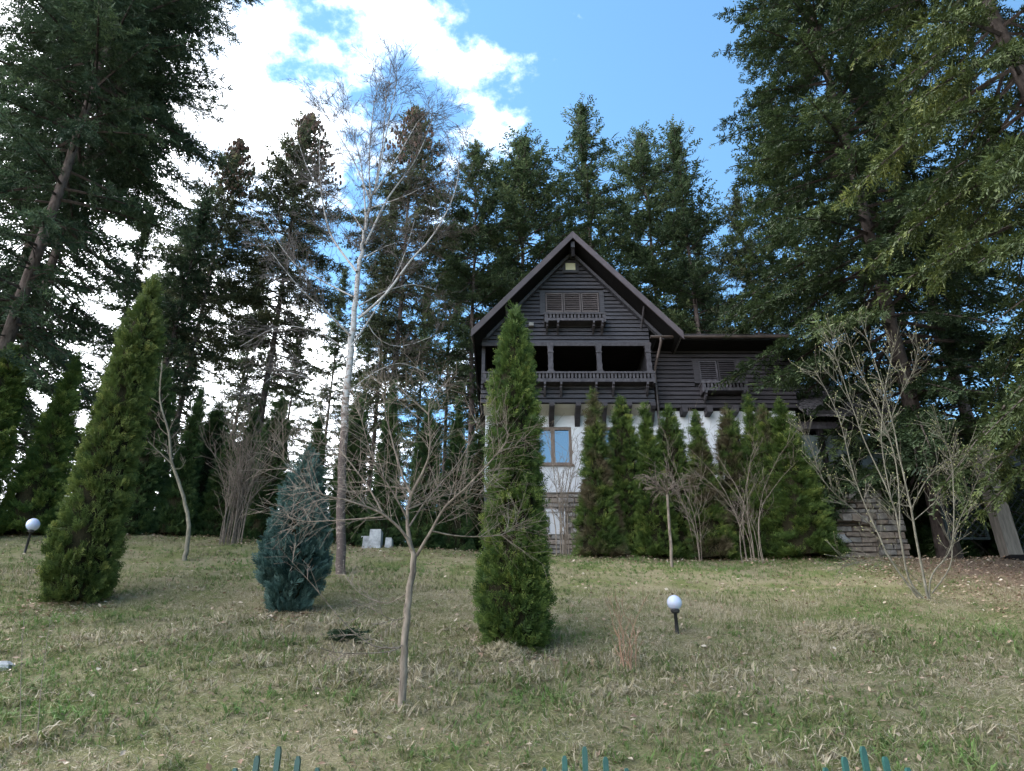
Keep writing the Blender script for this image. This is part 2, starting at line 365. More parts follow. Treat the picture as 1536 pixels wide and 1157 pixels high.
b = MB(); b.box(WX0, WX0 + .12, YF + .17, 31, 11.03, 13.42); b.build('side_wall', M['wood'], house)
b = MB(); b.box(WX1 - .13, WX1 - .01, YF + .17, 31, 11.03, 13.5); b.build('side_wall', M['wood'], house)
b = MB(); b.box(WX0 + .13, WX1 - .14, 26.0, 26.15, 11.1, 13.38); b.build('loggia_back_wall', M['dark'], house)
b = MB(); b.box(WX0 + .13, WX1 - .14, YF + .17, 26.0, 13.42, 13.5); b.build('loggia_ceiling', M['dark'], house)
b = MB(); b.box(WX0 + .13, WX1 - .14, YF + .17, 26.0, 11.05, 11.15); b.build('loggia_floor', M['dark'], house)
b = MB(); b.box(2.45, 3.3, 25.93, 25.985, 11.16, 13.2); dr = b.build('balcony_door', M['wood_wing'], house)
b = MB(); b.box(WX0, WX1 + .03, YF - .06, YF - .015, 13.30, 13.44); b.build('lintel_beam', M['wood_trim'], house)
# balcony posts
def post_mesh():
    pr = [(.12, 0), (.12, .27), (.095, .29), (.085, .40), (.10, .5), (.078, .62), (.088, .75), (.085, .98), (.105, 1.0), (.105, 1.06), (.085, 1.08), (.095, 1.2), (.125, 1.33), (.125, 1.42)]
    pts = [(-w_, z) for w_, z in reversed(pr)] + [(w_, z) for w_, z in pr]
    b = MB(); b.prism(pts, -.09, .09); b.box(-.135, .135, -.115, -.092, .02, .24); b.box(-.11, .11, -.11, -.092, 1.0, 1.05); return b.mesh('balcony_post')
pm = post_mesh()
for x in (-.36, 1.39, 3.14, 4.92): link('balcony_post', pm, M['wood_trim'], house, loc=(x, YF - .01, 12.0))
# toothed rail / flower shelf used for the balcony and the two window boxes
def toothed(name, x0, x1, yf, zt, zb, brk, wallY, lab=None, bh=.36):
    mb = MB(); mb.box(x0 - .05, x1 + .05, yf - .03, wallY, zt, zt + .07); o = mb.build(name, M['wood_trim'], house)
    o['label'] = lab if lab else 'carved shelf'
    def sub(nm, mb2): 
        k = link(nm, mb2.mesh(nm), M['wood_trim'], o, world=False); return k
    mb = MB(); mb.box(x0, x1, yf, yf + .035, zb, zb + (zt - zb) * .42); sub('rail_board', mb)
    n = int((x1 - x0) / .125)
    tm = MB(); hh = (zt - zb) * .58
    tm.prism([(-.028, 0), (.028, 0), (.044, hh * .45), (.034, hh), (-.034, hh), (-.044, hh * .45)], -.012, .02); tme = tm.mesh('tooth')
    for k in range(n):
        t_ = link('tooth', tme, M['wood_trim'], o, world=False); t_.location = (x0 + .06 + (x1 - x0 - .12) * k / (n - 1), yf + .005, zb + (zt - zb) * .42)
    mb = MB(); mb.box(x0 + .03, x1 - .03, yf + .04, wallY, zb + .01, zb + .05); sub('shelf_floor', mb)
    for x in brk:
        mb = MB(); mb.prism_x([(yf - .02, zb - .01), (yf - .02, zb - .10), (yf + .06, zb - .14), (yf + .05, zb - .19), (wallY - .10, zb - bh), (wallY, zb - bh - .06), (wallY, zb - .01)], x - .035, x + .035); sub('bracket', mb)
    for x in (x0, x1):
        mb = MB(); mb.box(x - .03, x + .03, yf - .012, wallY, zb - .06, zt); sub('end_block', mb)
    return o
toothed('balcony_rail', -1.0, 4.98, 23.12, 12.0, 11.68, (-.5, .5, 1.15, 1.72, 2.95, 3.55, 4.75), YF - .02, 'carved toothed balcony rail on brackets')
toothed('window_box', 1.22, 3.40, 23.08, 14.42, 14.16, (1.28, 1.68, 2.98, 3.30), YF - .02, 'carved toothed shelf below the triple shutters', .3)
# attic pane
b = MB(); 
for q in ((1.94, 2.06, 16.54, 17.1), (2.44, 2.56, 16.54, 17.1), (2.06, 2.44, 17.0, 17.1), (2.06, 2.44, 16.54, 16.66)): b.box(q[0], q[1], YF - .035, YF + .05, q[2], q[3])
aw = b.build('attic_window', M['wood'], house); aw['label'] = 'small square pane high in the gable'
am, n_, l_, b_ = newmat('pale_attic_pane'); b_.inputs['Base Color'].default_value = (.62, .60, .44, 1); b_.inputs['Roughness'].default_value = .25
b = MB(); b.box(2.06, 2.44, YF + .0, YF + .03, 16.66, 17.0); link('pane', b.mesh('pane'), am, aw, world=False)
# louvred shutters
def louvre(x0, x1, z0, z1, y, m=None, nsl=9, gap=.5):
    m = m or M['shutter']; fw = .05
    b = MB(); b.box(x0, x0 + fw, y - .03, y + .03, z0, z1); b.box(x1 - fw, x1, y - .03, y + .03, z0, z1)
    b.box(x0 + fw, x1 - fw, y - .028, y + .03, z1 - fw, z1); b.box(x0 + fw, x1 - fw, y - .028, y + .03, z0, z0 + fw)
    o = b.build('shutter', m, house)
    h = (z1 - z0 - 2 * fw) / nsl; sm = MB(); w2 = (x1 - x0) / 2 - fw
    sm.prism_x([(-.022, -h * .45), (-.014, -h * .5), (.024, h * .28), (.016, h * .34)], -w2, w2); sme = sm.mesh('slat')
    for k in range(nsl):
        s_ = link('slat', sme, m, o, world=False); s_.location = ((x0 + x1) / 2, y, z0 + fw + h * (k + .5))
    b = MB(); b.box(x0 + fw, x1 - fw, y + .035, y + .05, z0 + fw, z1 - fw); link('backing', b.mesh('backing'), M['dark'], o, world=False)
b = MB()
for q in ((1.04, 1.24, 14.64, 15.62), (3.28, 3.46, 14.64, 15.62), (1.04, 3.46, 15.62, 15.72), (1.24, 3.28, 14.64, 14.74)): b.box(q[0], q[1], YF - .04, YF + .05, q[2], q[3])
b.build('window_frame', M['wood'], house)
for k in range(3):
    x0 = 1.26 + k * .672; louvre(x0, x0 + .65, 14.76, 15.60, YF + .0)
# roof slabs
def slab(xa, za, xb, zb, y0, y1, th):
    b = MB(); pts = [(xa, za), (xb, zb), (xb, zb - th), (xa, za - th)]
    b.prism(pts if xb < xa else pts[::-1], y0, y1); return b
slab(APX, APZ, RL, RLZ, 22.62, 31.5, .14).build('roof_slope', M['shingle'], house)
slab(APX + .001, APZ, RRr, RRZ, 22.62, 31.5, .14).build('roof_slope', M['shingle'], house)
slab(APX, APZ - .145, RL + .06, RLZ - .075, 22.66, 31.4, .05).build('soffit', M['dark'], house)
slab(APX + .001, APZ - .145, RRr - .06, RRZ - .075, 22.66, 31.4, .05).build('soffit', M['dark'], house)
slab(APX, APZ + .03, RL - .03, RLZ - .01, 22.56, 22.615, .31).build('bargeboard', M['fascia'], house)
slab(APX + .001, APZ + .03, RRr + .03, RRZ - .01, 22.56, 22.615, .31).build('bargeboard', M['fascia'], house)
slab(APX, APZ - .34, RL + .5, RLZ + .2, 23.30, 23.46, .16).build('rafter', M['wood'], house)
slab(APX + .001, APZ - .34, RRr - .5, RRZ + .2, 23.30, 23.46, .16).build('rafter', M['wood'], house)
b = MB(); b.box(APX - .07, APX + .07, 22.7, 23.45, APZ - .62, APZ - .36); b.build('ridge_beam', M['wood'], house)
b = MB(); b.box(APX - .06, APX + .06, 22.75, 22.87, APZ - 1.0, APZ - .5); b.build('king_post', M['dark'], house)
for x, s in ((4.75, 1), (-.15, -1)):
    T = Tubes(); T.add([(x, 23.45, 14.05), (x + .08 * s, 22.8, 14.75 if s > 0 else 14.72)], [.04, .04], 4); link('roof_brace', T.mesh('roof_brace', False), M['wood_trim'], house)
# wing
YW = 24.0
for z0, z1 in rows(11.06, 13.46, 14):
    if z1 > 12.05 and z0 < 13.06:
        board(WX1 + .01, 6.62, WX1 + .01, 6.62, z0, z1, YW, M['wood_wing']); board(8.42, 10.22, 8.42, 10.22, z0, z1, YW, M['wood_wing'])
    else: board(WX1 + .01, 10.22, WX1 + .01, 10.22, z0, z1, YW, M['wood_wing'])
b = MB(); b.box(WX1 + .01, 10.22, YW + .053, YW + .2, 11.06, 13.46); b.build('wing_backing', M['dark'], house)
b = MB(); b.box(10.10, 10.225, YW + .21, 30, 11.06, 13.46); b.build('wing_side_wall', M['wood_wing'], house)
b = MB()
for q in ((6.62, 6.84, 12.05, 13.06), (8.22, 8.42, 12.05, 13.06), (6.84, 8.22, 12.98, 13.06), (6.84, 8.22, 12.05, 12.13)): b.box(q[0], q[1], YW - .03, YW + .05, q[2], q[3])
b.build('window_frame', M['wood_wing'], house)
louvre(6.85, 7.51, 12.14, 12.97, YW + .01, M['wood_trim'], 9); louvre(7.54, 8.21, 12.14, 12.97, YW + .01, M['wood_wing'], 8)
toothed('window_box', 6.80, 8.36, 23.6, 11.86, 11.58, (6.9, 8.25), YW - .02, 'carved toothed shelf below the wing shutters', .3)
b = MB(); b.prism_x([(23.16, 13.44), (23.16, 13.58), (27.2, 15.75), (31, 13.6), (31, 13.44), (27.2, 15.6)], 5.75, 10.0); b.build('wing_roof', M['shingle'], house)
b = MB(); b.prism_x([(23.2, 13.40), (23.2, 13.435), (24.9, 13.435), (24.9, 13.40)], 5.2, 9.95); b.build('wing_soffit', M['dark'], house)
sh = MB(); sh.box(-.11, .11, -.15, .15, -.012, .012); shm = sh.mesh('shingle'); sa = math.atan2(2.17, 4.04)
for r_ in range(7):
    for k in range(19):
        x = 5.9 + k * .225 + (.11 if r_ % 2 else 0) + U(-.01, .01)
        if x > 9.95 or (x < 6.3 and r_ > 1): continue
        yy = 23.24 + r_ * .20; o = link('shingle', shm, M['shingle'], house, loc=(x, yy, 13.58 + (yy - 23.16) * .5372 + .03)); o.rotation_euler = (sa - .05, 0, U(-.02, .02))
gp = []
for k in range(9):
    a = math.pi + math.pi * k / 8; gp.append((23.10 + .075 * math.cos(a), 13.50 + .075 * math.sin(a)))
gp += [(23.165, 13.5), (23.10, 13.44), (23.035, 13.5)]
b = MB(); b.prism_x(gp, 4.98, 10.0); b.build('gutter', M['gutter'], house)
T = Tubes(); T.add([(5.35, 23.1, 13.44), (5.36, 23.12, 13.3), (5.20, 23.78, 12.6), (5.18, 23.84, 12.4), (5.18, 23.86, 9.5), (5.18, 23.86, 6.0)], [.05] * 6, 8); link('downpipe', T.mesh('downpipe'), M['gutter'], house)
# cove, corbels, plaster storey
b = MB(); b.prism_x([(YF + .02, 11.0), (YF + .17, 11.02), (24.19, 11.02), (24.19, 10.86)], WX0 + .1, WX1 - .02); b.build('plaster_cove', M['cove'], house)
cb = MB(); cb.prism_x([(23.42, 11.02), (23.42, 10.9), (23.52, 10.82), (23.56, 10.86), (23.9, 10.6), (24.19, 10.42), (24.19, 11.0)], -.09, .09); cbm = cb.mesh('corbel')
for x in (.5, 1.4, 2.32, 3.24, 4.1, 4.93): link('corbel', cbm, M['wood_wing'], house, loc=(x, 0, 0))
jb = MB(); jb.box(-.1, .1, 23.72, 24.19, 10.8, 11.05); jbm = jb.mesh('joist_end')
for x in (6.1, 6.98, 7.9, 8.8): link('joist_end', jbm, M['wood_wing'], house, loc=(x, 0, 0))
def wall_with_holes(name, x0, x1, z0, z1, y0, y1, hs, m):
    xsn = sorted({x0, x1, *[h[0] for h in hs], *[h[1] for h in hs]}); b = MB()
    for xa, xb in zip(xsn[:-1], xsn[1:]):
        cuts = sorted([(h[2], h[3]) for h in hs if h[0] <= xa and h[1] >= xb]); z = z0
        for c0, c1 in cuts + [(z1, z1)]:
            if c0 > z: b.box(xa, xb, y0, y1, z, c0)
            z = c1
    return b.build(name, m, house)
wins = [(.78, 2.10, 9.0, 10.42), (3.02, 4.3, 9.0, 10.42), (7.25, 8.55, 8.75, 9.85)]
wall_with_holes('plaster_wall', -.95, 10.15, 8.0, 11.04, 24.2, 24.5, wins, M['plaster'])
b = MB(); b.box(-.9, 10.1, 24.9, 25.0, 5, 11); b.build('inner_wall', M['dark'], house)
for x0, x1, z0, z1 in wins:
    b = MB(); fw = .09; mid = (x0 + x1) / 2
    for q in ((x0, x0 + fw, z0, z1), (x1 - fw, x1, z0, z1), (mid - .07, mid + .07, z0 + fw, z1 - .1), (x0 + fw, x1 - fw, z1 - .1, z1), (x0 + fw, x1 - fw, z0, z0 + fw)): b.box(q[0], q[1], 24.22, 24.30, q[2], q[3])
    wf = b.build('window', M['frame'], house)
    for xa, xb in ((x0 + fw, mid - .07), (mid + .07, x1 - fw)):
        b = MB(); b.box(xa, xb, 24.27, 24.28, z0 + fw, z1 - .1); link('pane', b.mesh('pane'), M['glass'], wf, world=False)
    b = MB(); b.box(x0 - .05, x1 + .05, 24.12, 24.29, z0 - .06, z0 - .004); link('sill', b.mesh('sill'), M['frame'], wf, world=False)
def stones(parent, x0, x1, z0, z1, y, hrow, lavg, mats, skip=None, depth=.12, rough=.012):
    z = z0
    while z < z1 - .05:
        h = min(hrow * float(U(.75, 1.3)), z1 - z); x = x0 - float(U(0, lavg))
        while x < x1:
            l_ = lavg * float(U(.6, 1.5)); xa, xb = max(x, x0), min(x + l_, x1); x += l_
            if xb - xa < .06 or (skip and skip((xa + xb) / 2, z + h / 2)): continue
            g = .011; c = .018; yy = y - float(U(0, .045)); j = lambda: float(U(-rough, rough))
            o8 = [(xa + g + j() * .3, z + g + j()), (xb - g + j() * .3, z + g + j()), (xb - g + j() * .3, z + h - g + j()), (xa + g, z + h - g + j())]
            cxm, czm = (xa + xb) / 2, z + h / 2
            inn = [(px_ + (c if px_ < cxm else -c), pz + (c if pz < czm else -c)) for px_, pz in o8]
            v = [(a, yy + j() * .6, bb) for a, bb in inn] + [(a, yy + .03, bb) for a, bb in o8] + [(a, y + depth, bb) for a, bb in o8]
            mb = MB(); mb.v = v; mb.f = [(0, 1, 2, 3)] + [(4 + k, 4 + (k + 1) % 4, (k + 1) % 4, k) for k in range(4)] + [(8 + k, 8 + (k + 1) % 4, 4 + (k + 1) % 4, 4 + k) for k in range(4)]
            mb.build('stone', mats[int(U(0, len(mats)))], parent)
        z += h
b = MB(); b.box(-.95, 10.15, 24.16, 24.5, 4.6, 7.995); b.build('plinth_wall', M['mortar'], house)
stones(house, .6, 3.3, 4.95, 7.99, 24.10, .16, .32, [M['stone'], M['stone'], M['stone_warm']], skip=lambda x, z: 1.15 < x < 1.75 and 6.5 < z < 7.35)
b = MB()
for q in ((1.12, 1.2, 6.52, 7.36), (1.7, 1.78, 6.52, 7.36), (1.2, 1.7, 7.28, 7.36), (1.2, 1.7, 6.52, 6.6)): b.box(q[0], q[1], 24.07, 24.15, q[2], q[3])
bw = b.build('basement_window', M['plaster'], house); b = MB(); b.box(1.2, 1.7, 24.12, 24.13, 6.6, 7.28); link('pane', b.mesh('pane'), M['plaster'], bw, world=False)
# porch at the right end
b = MB(); b.box(9.4, 13.5, 23.72, 23.95, 10.15, 10.42); b.build('porch_beam', M['wood_trim'], house)
b = MB(); b.prism_x([(23.3, 10.43), (23.3, 10.52), (26.5, 13.2), (26.5, 13.1)], 10.24, 13.9); b.build('porch_roof', M['shingle'], house)
pshm = shm; pa = math.atan2(2.68, 3.2)
for r_ in range(11):
    for k in range(15):
        x = 10.36 + k * .235 + (.11 if r_ % 2 else 0) + U(-.01, .01); yy = 23.4 + r_ * .21
        if x < 13.85:
            o = link('shingle', shm, M['shingle'], house, loc=(x, yy, 10.52 + (yy - 23.3) * .8375 + .03)); o.rotation_euler = (pa - .05, 0, U(-.02, .02))
for x in (9.75, 10.72, 11.75, 12.9): 
    b = MB(); b.box(x - .09, x + .09, 23.75, 23.93, 8.0, 10.15); b.build('porch_post', M['dark'], house)
for xa, xb in ((9.84, 10.63), (10.81, 11.66), (11.84, 12.81)):
    b = MB(); b.box(xa, xb, 23.84, 23.86, 8.05, 9.95); b.build('porch_pane', M['glass_pale'], house)
b = MB(); b.box(9.4, 13.4, 24.6, 26.4, 7.9, 8.02); b.build('porch_floor', M['concrete'], house)
b = MB(); b.box(10.25, 13.4, 26.4, 26.5, 8.0, 13.0); b.build('porch_back_wall', M['dark'], house)
# wall lamp, vent
b = MB(); b.box(.62, .80, YF - .16, YF - .02, 14.1, 14.24); b.build('wall_lamp', M['concrete'], house)
# chimney far left behind roof
b = MB(); b.box(-.75, -.35, 26.2, 26.7, 13.8, 15.6); b.box(-.8, -.3, 26.15, 26.75, 15.6, 15.7); b.build('chimney', M['stone_warm'], house)

# ------------------------------------------------------------ terrace wall with arch
tw = thing('stone_terrace_wall', (10.9, 23.0, 5.0), 'grey stone block terrace wall with shallow arched niche beside the hedge', 'stone wall')
def in_arch(x, z):
    return 9.86 < x < 11.52 and z < 6.38 + .30 * math.sqrt(max(0, 1 - ((x - 10.69) / .84) ** 2))
b = MB(); b.box(9.0, 12.5, 23.3, 23.7, 4.5, 8.1); b.build('wall_core', M['mortar'], tw)
stones(tw, 9.0, 12.5, 4.9, 8.1, 23.06, .19, .36, [M['stone'], M['stone'], M['stone_warm']], skip=in_arch, depth=.3)
stones(tw, 9.80, 11.6, 4.9, 6.62, 23.24, .15, .42, [M['stone_warm'], M['stone_warm'], M['stone']], depth=.1)
vm = [M['stone'], M['stone_warm']]
for k in range(9):
    a = math.pi * (k + .5) / 9; x0 = 10.69 + .84 * math.cos(math.pi * (k + 1) / 9); x1 = 10.69 + .84 * math.cos(math.pi * k / 9)
    f_ = lambda x: 6.38 + .30 * math.sqrt(max(0, 1 - ((x - 10.69) / .84) ** 2))
    b = MB(); b.prism([(x0 + .01, f_(x0)), (x1 - .01, f_(x1)), (x1 - .005 + .05 * math.cos(a), f_(x1) + .21), (x0 + .005 + .05 * math.cos(a), f_(x0) + .21)], 23.0, 23.28); b.build('arch_stone', vm[k % 2], tw)
b = MB(); b.box(8.9, 12.6, 22.98, 23.75, 8.1, 8.2); b.build('coping', M['concrete'], tw)
def rock(name, c, s, label, n=1, cat='rock'):
    b = MB(); rs = np.random.default_rng(int(abs(c[0]) * 100)); prof = [(0.02, .75), (.5, .7), (.85, .4), (1, .05), (.9, -.3)]
    i = 0
    for r, z in prof:
        for k in range(9):
            a = 2 * math.pi * k / 9; q = 1 + rs.uniform(-.22, .22)
            b.v.append((c[0] + s[0] * r * q * math.cos(a), c[1] + s[1] * r * q * math.sin(a), c[2] + s[2] * z * (1 + rs.uniform(-.2, .2))))
    for j in range(4):
        for k in range(9): b.f.append((j * 9 + k, (j + 1) * 9 + k, (j + 1) * 9 + (k + 1) % 9, j * 9 + (k + 1) % 9))
    b.f.append(tuple(range(9)))
    return tag(b.build(name, M['rock']), label, cat)
c = P(1260, 812, 22.6); rock('pale_rock', c, (.36, .2, .26), 'pale whitish rock lying at the foot of the stone arch')
c = G(2, 1004); rock('pale_rock', c, (.16, .12, .12), 'grey rock at the far left edge of the lawn')
# stacked grey blocks behind the birch
for k, (px, py, w_, h_) in enumerate(((562, 808, .34, .30), (549, 815, .22, .14), (582, 815, .2, .08))):
    c = P(px, 824, 20.6); z0 = float(gz(c[0], 20.6)) - .05
    b = MB(); hh = h_ + .25; b.prism([(c[0] - w_ / 2, z0), (c[0] + w_ / 2, z0), (c[0] + w_ / 2 - .02, z0 + hh), (c[0] - w_ / 2 + .015, z0 + hh)], 20.5 + k * .04, 20.9)
    tag(b.build('concrete_block', M['rock']), ['tallest pale grey block beside the birch at the hedge', 'small pale block left of the tall block by the hedge', 'small pale block right of the tall block by the hedge'][k], 'block')

# ------------------------------------------------------------ pergola post, lattice and outbuilding at the right edge
pp = thing('garden_pillar', (14.25, 21, 5), 'broad grey square pillar beside the lattice at the right edge', 'pillar')
b = MB(); b.box(14.0, 14.42, 20.8, 21.2, 4.7, 8.3); b.build('shaft', M['pillar'], pp)
b = MB(); b.box(13.9, 15.3, 20.6, 21.5, 4.6, 5.0); b.build('base', M['dark'], pp)
b = MB(); b.box(13.93, 14.49, 20.73, 21.27, 8.3, 8.42); b.build('cap', M['pillar'], pp)
def lattice(x0, x1, z0, z1, y, label):
    o = thing('lattice_screen', ((x0 + x1) / 2, y, z0), label, 'lattice'); sp = .17
    def clipseg(sgn, c_):
        pts = []
        for t in np.linspace(x0, x1, 60):
            z = sgn * t + c_
            if z0 <= z <= z1: pts.append((t, z))
        return (pts[0], pts[-1]) if len(pts) > 2 else None
    for sgn, dy in ((1, 0), (-1, .016)):
        lo = z0 - max(sgn * x0, sgn * x1); hi = z1 - min(sgn * x0, sgn * x1); c_ = lo
        while c_ < hi:
            s = clipseg(sgn, c_)
            if s:
                T = Tubes(); T.add([(s[0][0], y + dy, s[0][1]), (s[1][0], y + dy, s[1][1])], [.017, .017], 4); link('slat', T.mesh('slat', False), M['lattice'], o)
            c_ += sp * 1.414
    b = MB(); b.box(x0 - .06, x1 + .06, y - .03, y + .04, z0 - .07, z0); b.box(x0 - .06, x1 + .06, y - .03, y + .04, z1, z1 + .07); b.box(x0 - .06, x0, y - .03, y + .04, z0, z1); b.box(x1, x1 + .06, y - .03, y + .04, z0, z1); b.build('frame', M['lattice'], o)
lattice(12.95, 14.05, 5.75, 7.4, 21.6, 'dark green diamond lattice screen left of the grey pillar')
lattice(14.75, 16.4, 5.4, 7.55, 21.6, 'dark green diamond lattice screen right of the grey pillar')
ob = thing('outbuilding', (18, 26, 5), 'pale outbuilding half hidden behind the lattice screens', 'outbuilding')
b = MB(); b.box(15.9, 20, 25.5, 28, 4.6, 9.2); b.build('wall', pmat('pale_limewash', (.36, .36, .37), (.58, .58, .6), 2.2, .9, .5), ob)
b = MB(); b.prism_x([(25.1, 9.1), (25.1, 9.25), (26.9, 10.6), (28.4, 9.25), (28.4, 9.1), (26.9, 10.45)], 15.6, 20.3); b.build('roof', M['shingle'], ob)

# ------------------------------------------------------------ fences
PK = MB(); PK.prism([(-.0125, -1.5), (.0125, -1.5), (.0125, -.02), (.006, 0), (-.006, 0), (-.0125, -.02)], -.0125, .0125); pkm = PK.mesh('picket')
for cx_, w_ in ((-1.13, 'left'), (.352, 'middle'), (1.70, 'right')):
    f_ = thing('fence_panel', (cx_, 4.0, -1.5), 'green steel fence panel with arched picket tips, %s of the three in front' % w_, 'fence', 'green fence panels in front')
    for k in range(-6, 7):
        zt = .035 - .037 * abs(k) - .004 * k * k + float(U(-.003, .003)); o = link('picket', pkm, M['fence'], f_, loc=(cx_ + k * .0985, 4.0, zt))
        o.scale = (1, 1, (zt + 1.42) / 1.5)
    for z in (-.45, -1.3):
        b = MB(); b.box(cx_ - .66, cx_ + .66, 4.015, 4.045, z - .015, z + .015); b.build('rail', M['fence'], f_)
    for s in (-.67, .67):
        b = MB(); b.box(cx_ + s - .025, cx_ + s + .025, 3.99, 4.04, -1.55, -.3); b.build('post', M['fence'], f_)

# ------------------------------------------------------------ globe lamps
def globe_lamp(px, py, top_py, diam, label):
    g = G(px, py); t = thing('globe_lamp', g, label, 'garden lamp', 'globe garden lamps')
    zt = P(px, top_py, g[1])[2] - g[2]; r = diam / 2
    b = MB(); b.lathe((0, 0, 0), [(.03, -.1), (.028, zt - 2 * r - .04), (.03, zt - 2 * r - .04)], 10); link('post', b.mesh('post', True), M['lamp_post'], t, world=False)
    b = MB(); b.lathe((0, 0, 0), [(.03, zt - 2 * r - .05), (.06, zt - 2 * r - .04), (.075, zt - 2 * r - .005), (.06, zt - 2 * r + .02), (.01, zt - 2 * r + .02)], 14); link('collar', b.mesh('collar'), M['lamp_post'], t, world=False)
    b = MB(); b.lathe((0, 0, zt - r), [(max(.001, r * math.sin(math.pi * k / 16)), -r * math.cos(math.pi * k / 16)) for k in range(17)], 24); link('globe', b.mesh('globe', True), M['globe'], t, world=False)
globe_lamp(1016, 951, 893, .235, 'white globe garden lamp on black post right of the central thuja')
globe_lamp(37, 830, 778, .30, 'white globe garden lamp left of the large olive thuja')

# ------------------------------------------------------------ firs
def fir_mesh(H, cb, Rm, seed, step, flen, prof, latstep=.30, template=None, droop=.10, gapp=.12, sparse_low=0.0):
    rs = np.random.default_rng(seed); T = template
    tr = Tubes(); k = 14; zt = np.linspace(-.4, H, k); wob = np.cumsum(rs.normal(0, .03, (k, 2)), 0)
    r0 = .0058 * H + .06; rad = r0 * (1 - .93 * (np.clip(zt, 0, H) / H) ** .9); rad[0] *= 1.35
    cl = np.stack([wob[:, 0], wob[:, 1], zt], -1); tr.add(cl, rad, 10)
    def axis(z): return np.array([np.interp(z, zt, wob[:, 0]), np.interp(z, zt, wob[:, 1]), z])
    br = Tubes(); O, D, Nn, S, Rn = [], [], [], [], []
    # bare dead limbs below the crown
    z = cb * .35
    while z < cb + .15 * (H - cb):
        a = rs.uniform(0, 6.28); l = rs.uniform(.5, 2.0) * Rm / 4; d = np.array([math.cos(a), math.sin(a), rs.uniform(-.5, .1)])
        p = axis(z); br.add([p, p + d * l * .5, p + d * l + [0, 0, -.12 * l]], [.03, .02, .008], 3); z += rs.uniform(.12, .4)
    z = cb
    while z < H - .25:
        t = (z - cb) / (H - cb); rr = Rm * prof(t); nb = int(rs.integers(4, 7)); a0 = rs.uniform(0, 6.28)
        for b_ in range(nb):
            if rs.random() < gapp + sparse_low * (1 - t): continue
            a = a0 + b_ * 6.283 / nb + rs.normal(0, .25); Lb = max(.35, rr * rs.uniform(.62, 1.18))
            el = -.28 + .95 * t ** 1.5 + rs.normal(0, .10)
            h = np.array([math.cos(a), math.sin(a), 0]); up = np.array([0, 0, 1.])
            m = max(4, int(Lb / .5)); s = np.linspace(0, 1, m + 1); sag = -droop * Lb * (s ** 2) * 1.3 + .10 * Lb * np.clip(s - .6, 0, 1) ** 1.5
            zb = z + rs.normal(0, .12)
            pts = axis(min(zb, H))[None] + np.outer(s * Lb * math.cos(el), h) + np.outer(s * Lb * math.sin(el) + sag, up)
            br.add(pts, .008 + (.012 + .009 * Lb) * (1 - s), 4)
            seg = np.diff(pts, axis=0); bt = rs.normal(0, .12)
            ns = max(2, int(Lb / latstep)); lo = .22 if Lb > 1.2 else .05
            for j, f in enumerate(np.linspace(lo, 1, ns)):
                q = f * m; i = min(int(q), m - 1); p = pts[i] + seg[i] * (q - i); tg = unit(seg[i]); sd = unit(np.cross(tg, up))
                if f > .97: lats = [(0, .6)]
                else: lats = [(1, 1), (-1, 1), (0, .5)]
                for sg, lf in lats:
                    ll = max(flen * .7, (.42 * Lb * (1.08 - f) * (f / .5 if f < .5 else 1)) * rs.uniform(.7, 1.2)) * (1 if sg else .5)
                    an = rs.uniform(.65, 1.05); dd = unit(tg * math.cos(an) + sd * sg * math.sin(an) + up * rs.normal(-.03, .12)) if sg else unit(tg + up * rs.uniform(-.1, .5) + sd * rs.normal(0, .3))
                    nf = max(1, int(round(ll / (flen * .46))))
                    for w in range(nf):
                        pos = p + dd * (ll - flen * .75) * ((w + .5) / nf if nf > 1 else .2) + up * (-.10 * ((w + 1) / nf) ** 2 * ll)
                        jd = unit(dd + rs.normal(0, .28, 3) + (sd * (1 if w % 2 else -1) * .45 if w < nf - 1 else 0))
                        O.append(pos); D.append(jd); Nn.append(unit(up + rs.normal(0, .38, 3) + h * .25)); S.append(flen * rs.uniform(.75, 1.25)); Rn.append(bt + rs.uniform(.15, .6) + .25 * f * rs.random())
        z += step * rs.uniform(.75, 1.25) * (1 - .35 * t)
    # leader
    for q in range(10):
        p = axis(H - rs.uniform(0, .8)); a = rs.uniform(0, 6.28); O.append(p); D.append(unit([math.cos(a) * .5, math.sin(a) * .5, .8])); Nn.append(unit(rs.normal(0, 1, 3))); S.append(flen); Rn.append(rs.uniform(.2, .7))
    O, D, Nn, S, Rn = map(np.array, (O, D, Nn, S, Rn)); V, F, rn = multi(T, O, D, Nn, S, Rn)
    log('fir', seed, len(O), 'fronds', len(F), 'tris')
    return tr.mesh('trunk'), br.mesh('branches', False), mesh_np('foliage', V, F, rn)
FT_near = [frond(6, 60, .060, .24, .36, .04, .55, i) for i in range(5)]; FT_far = [frond(4, 58, .085, .18, .38, .05, .6, i) for i in range(4)]
p_big = lambda t: min(1, .72 + t * 1.4) * (1 - t) ** .55 if t < .999 else .05
p_old = lambda t: (.55 + .45 * min(1, t / .35)) * min(1, ((1 - t) / .42) ** .62) if t < .999 else .05
p_con = lambda t: (1 - t) ** .58 * .96 + .03
FIR = {
 'big': fir_mesh(30, 3.0, 5.0, 11, .49, .33, p_big, .33, FT_near, .20, .08),
 'big2': fir_mesh(28, 4.5, 4.6, 12, .58, .36, p_old, .38, FT_near, .10, .12, .12),
 'old': fir_mesh(27, 6.5, 3.2, 21, .42, .40, p_old, .36, FT_far, .08, .13, .38),
 'old2': fir_mesh(27, 8.0, 3.0, 22, .42, .40, p_old, .36, FT_far, .10, .15, .42),
 'con': fir_mesh(27, 3.0, 3.7, 23, .46, .42, p_con, .38, FT_far, .08, .15, .30),
}
CB = MB(); CB.lathe((0, 0, 0), [(.005, 0), (.04, .05), (.042, .12), (.005, .18)], 5); 
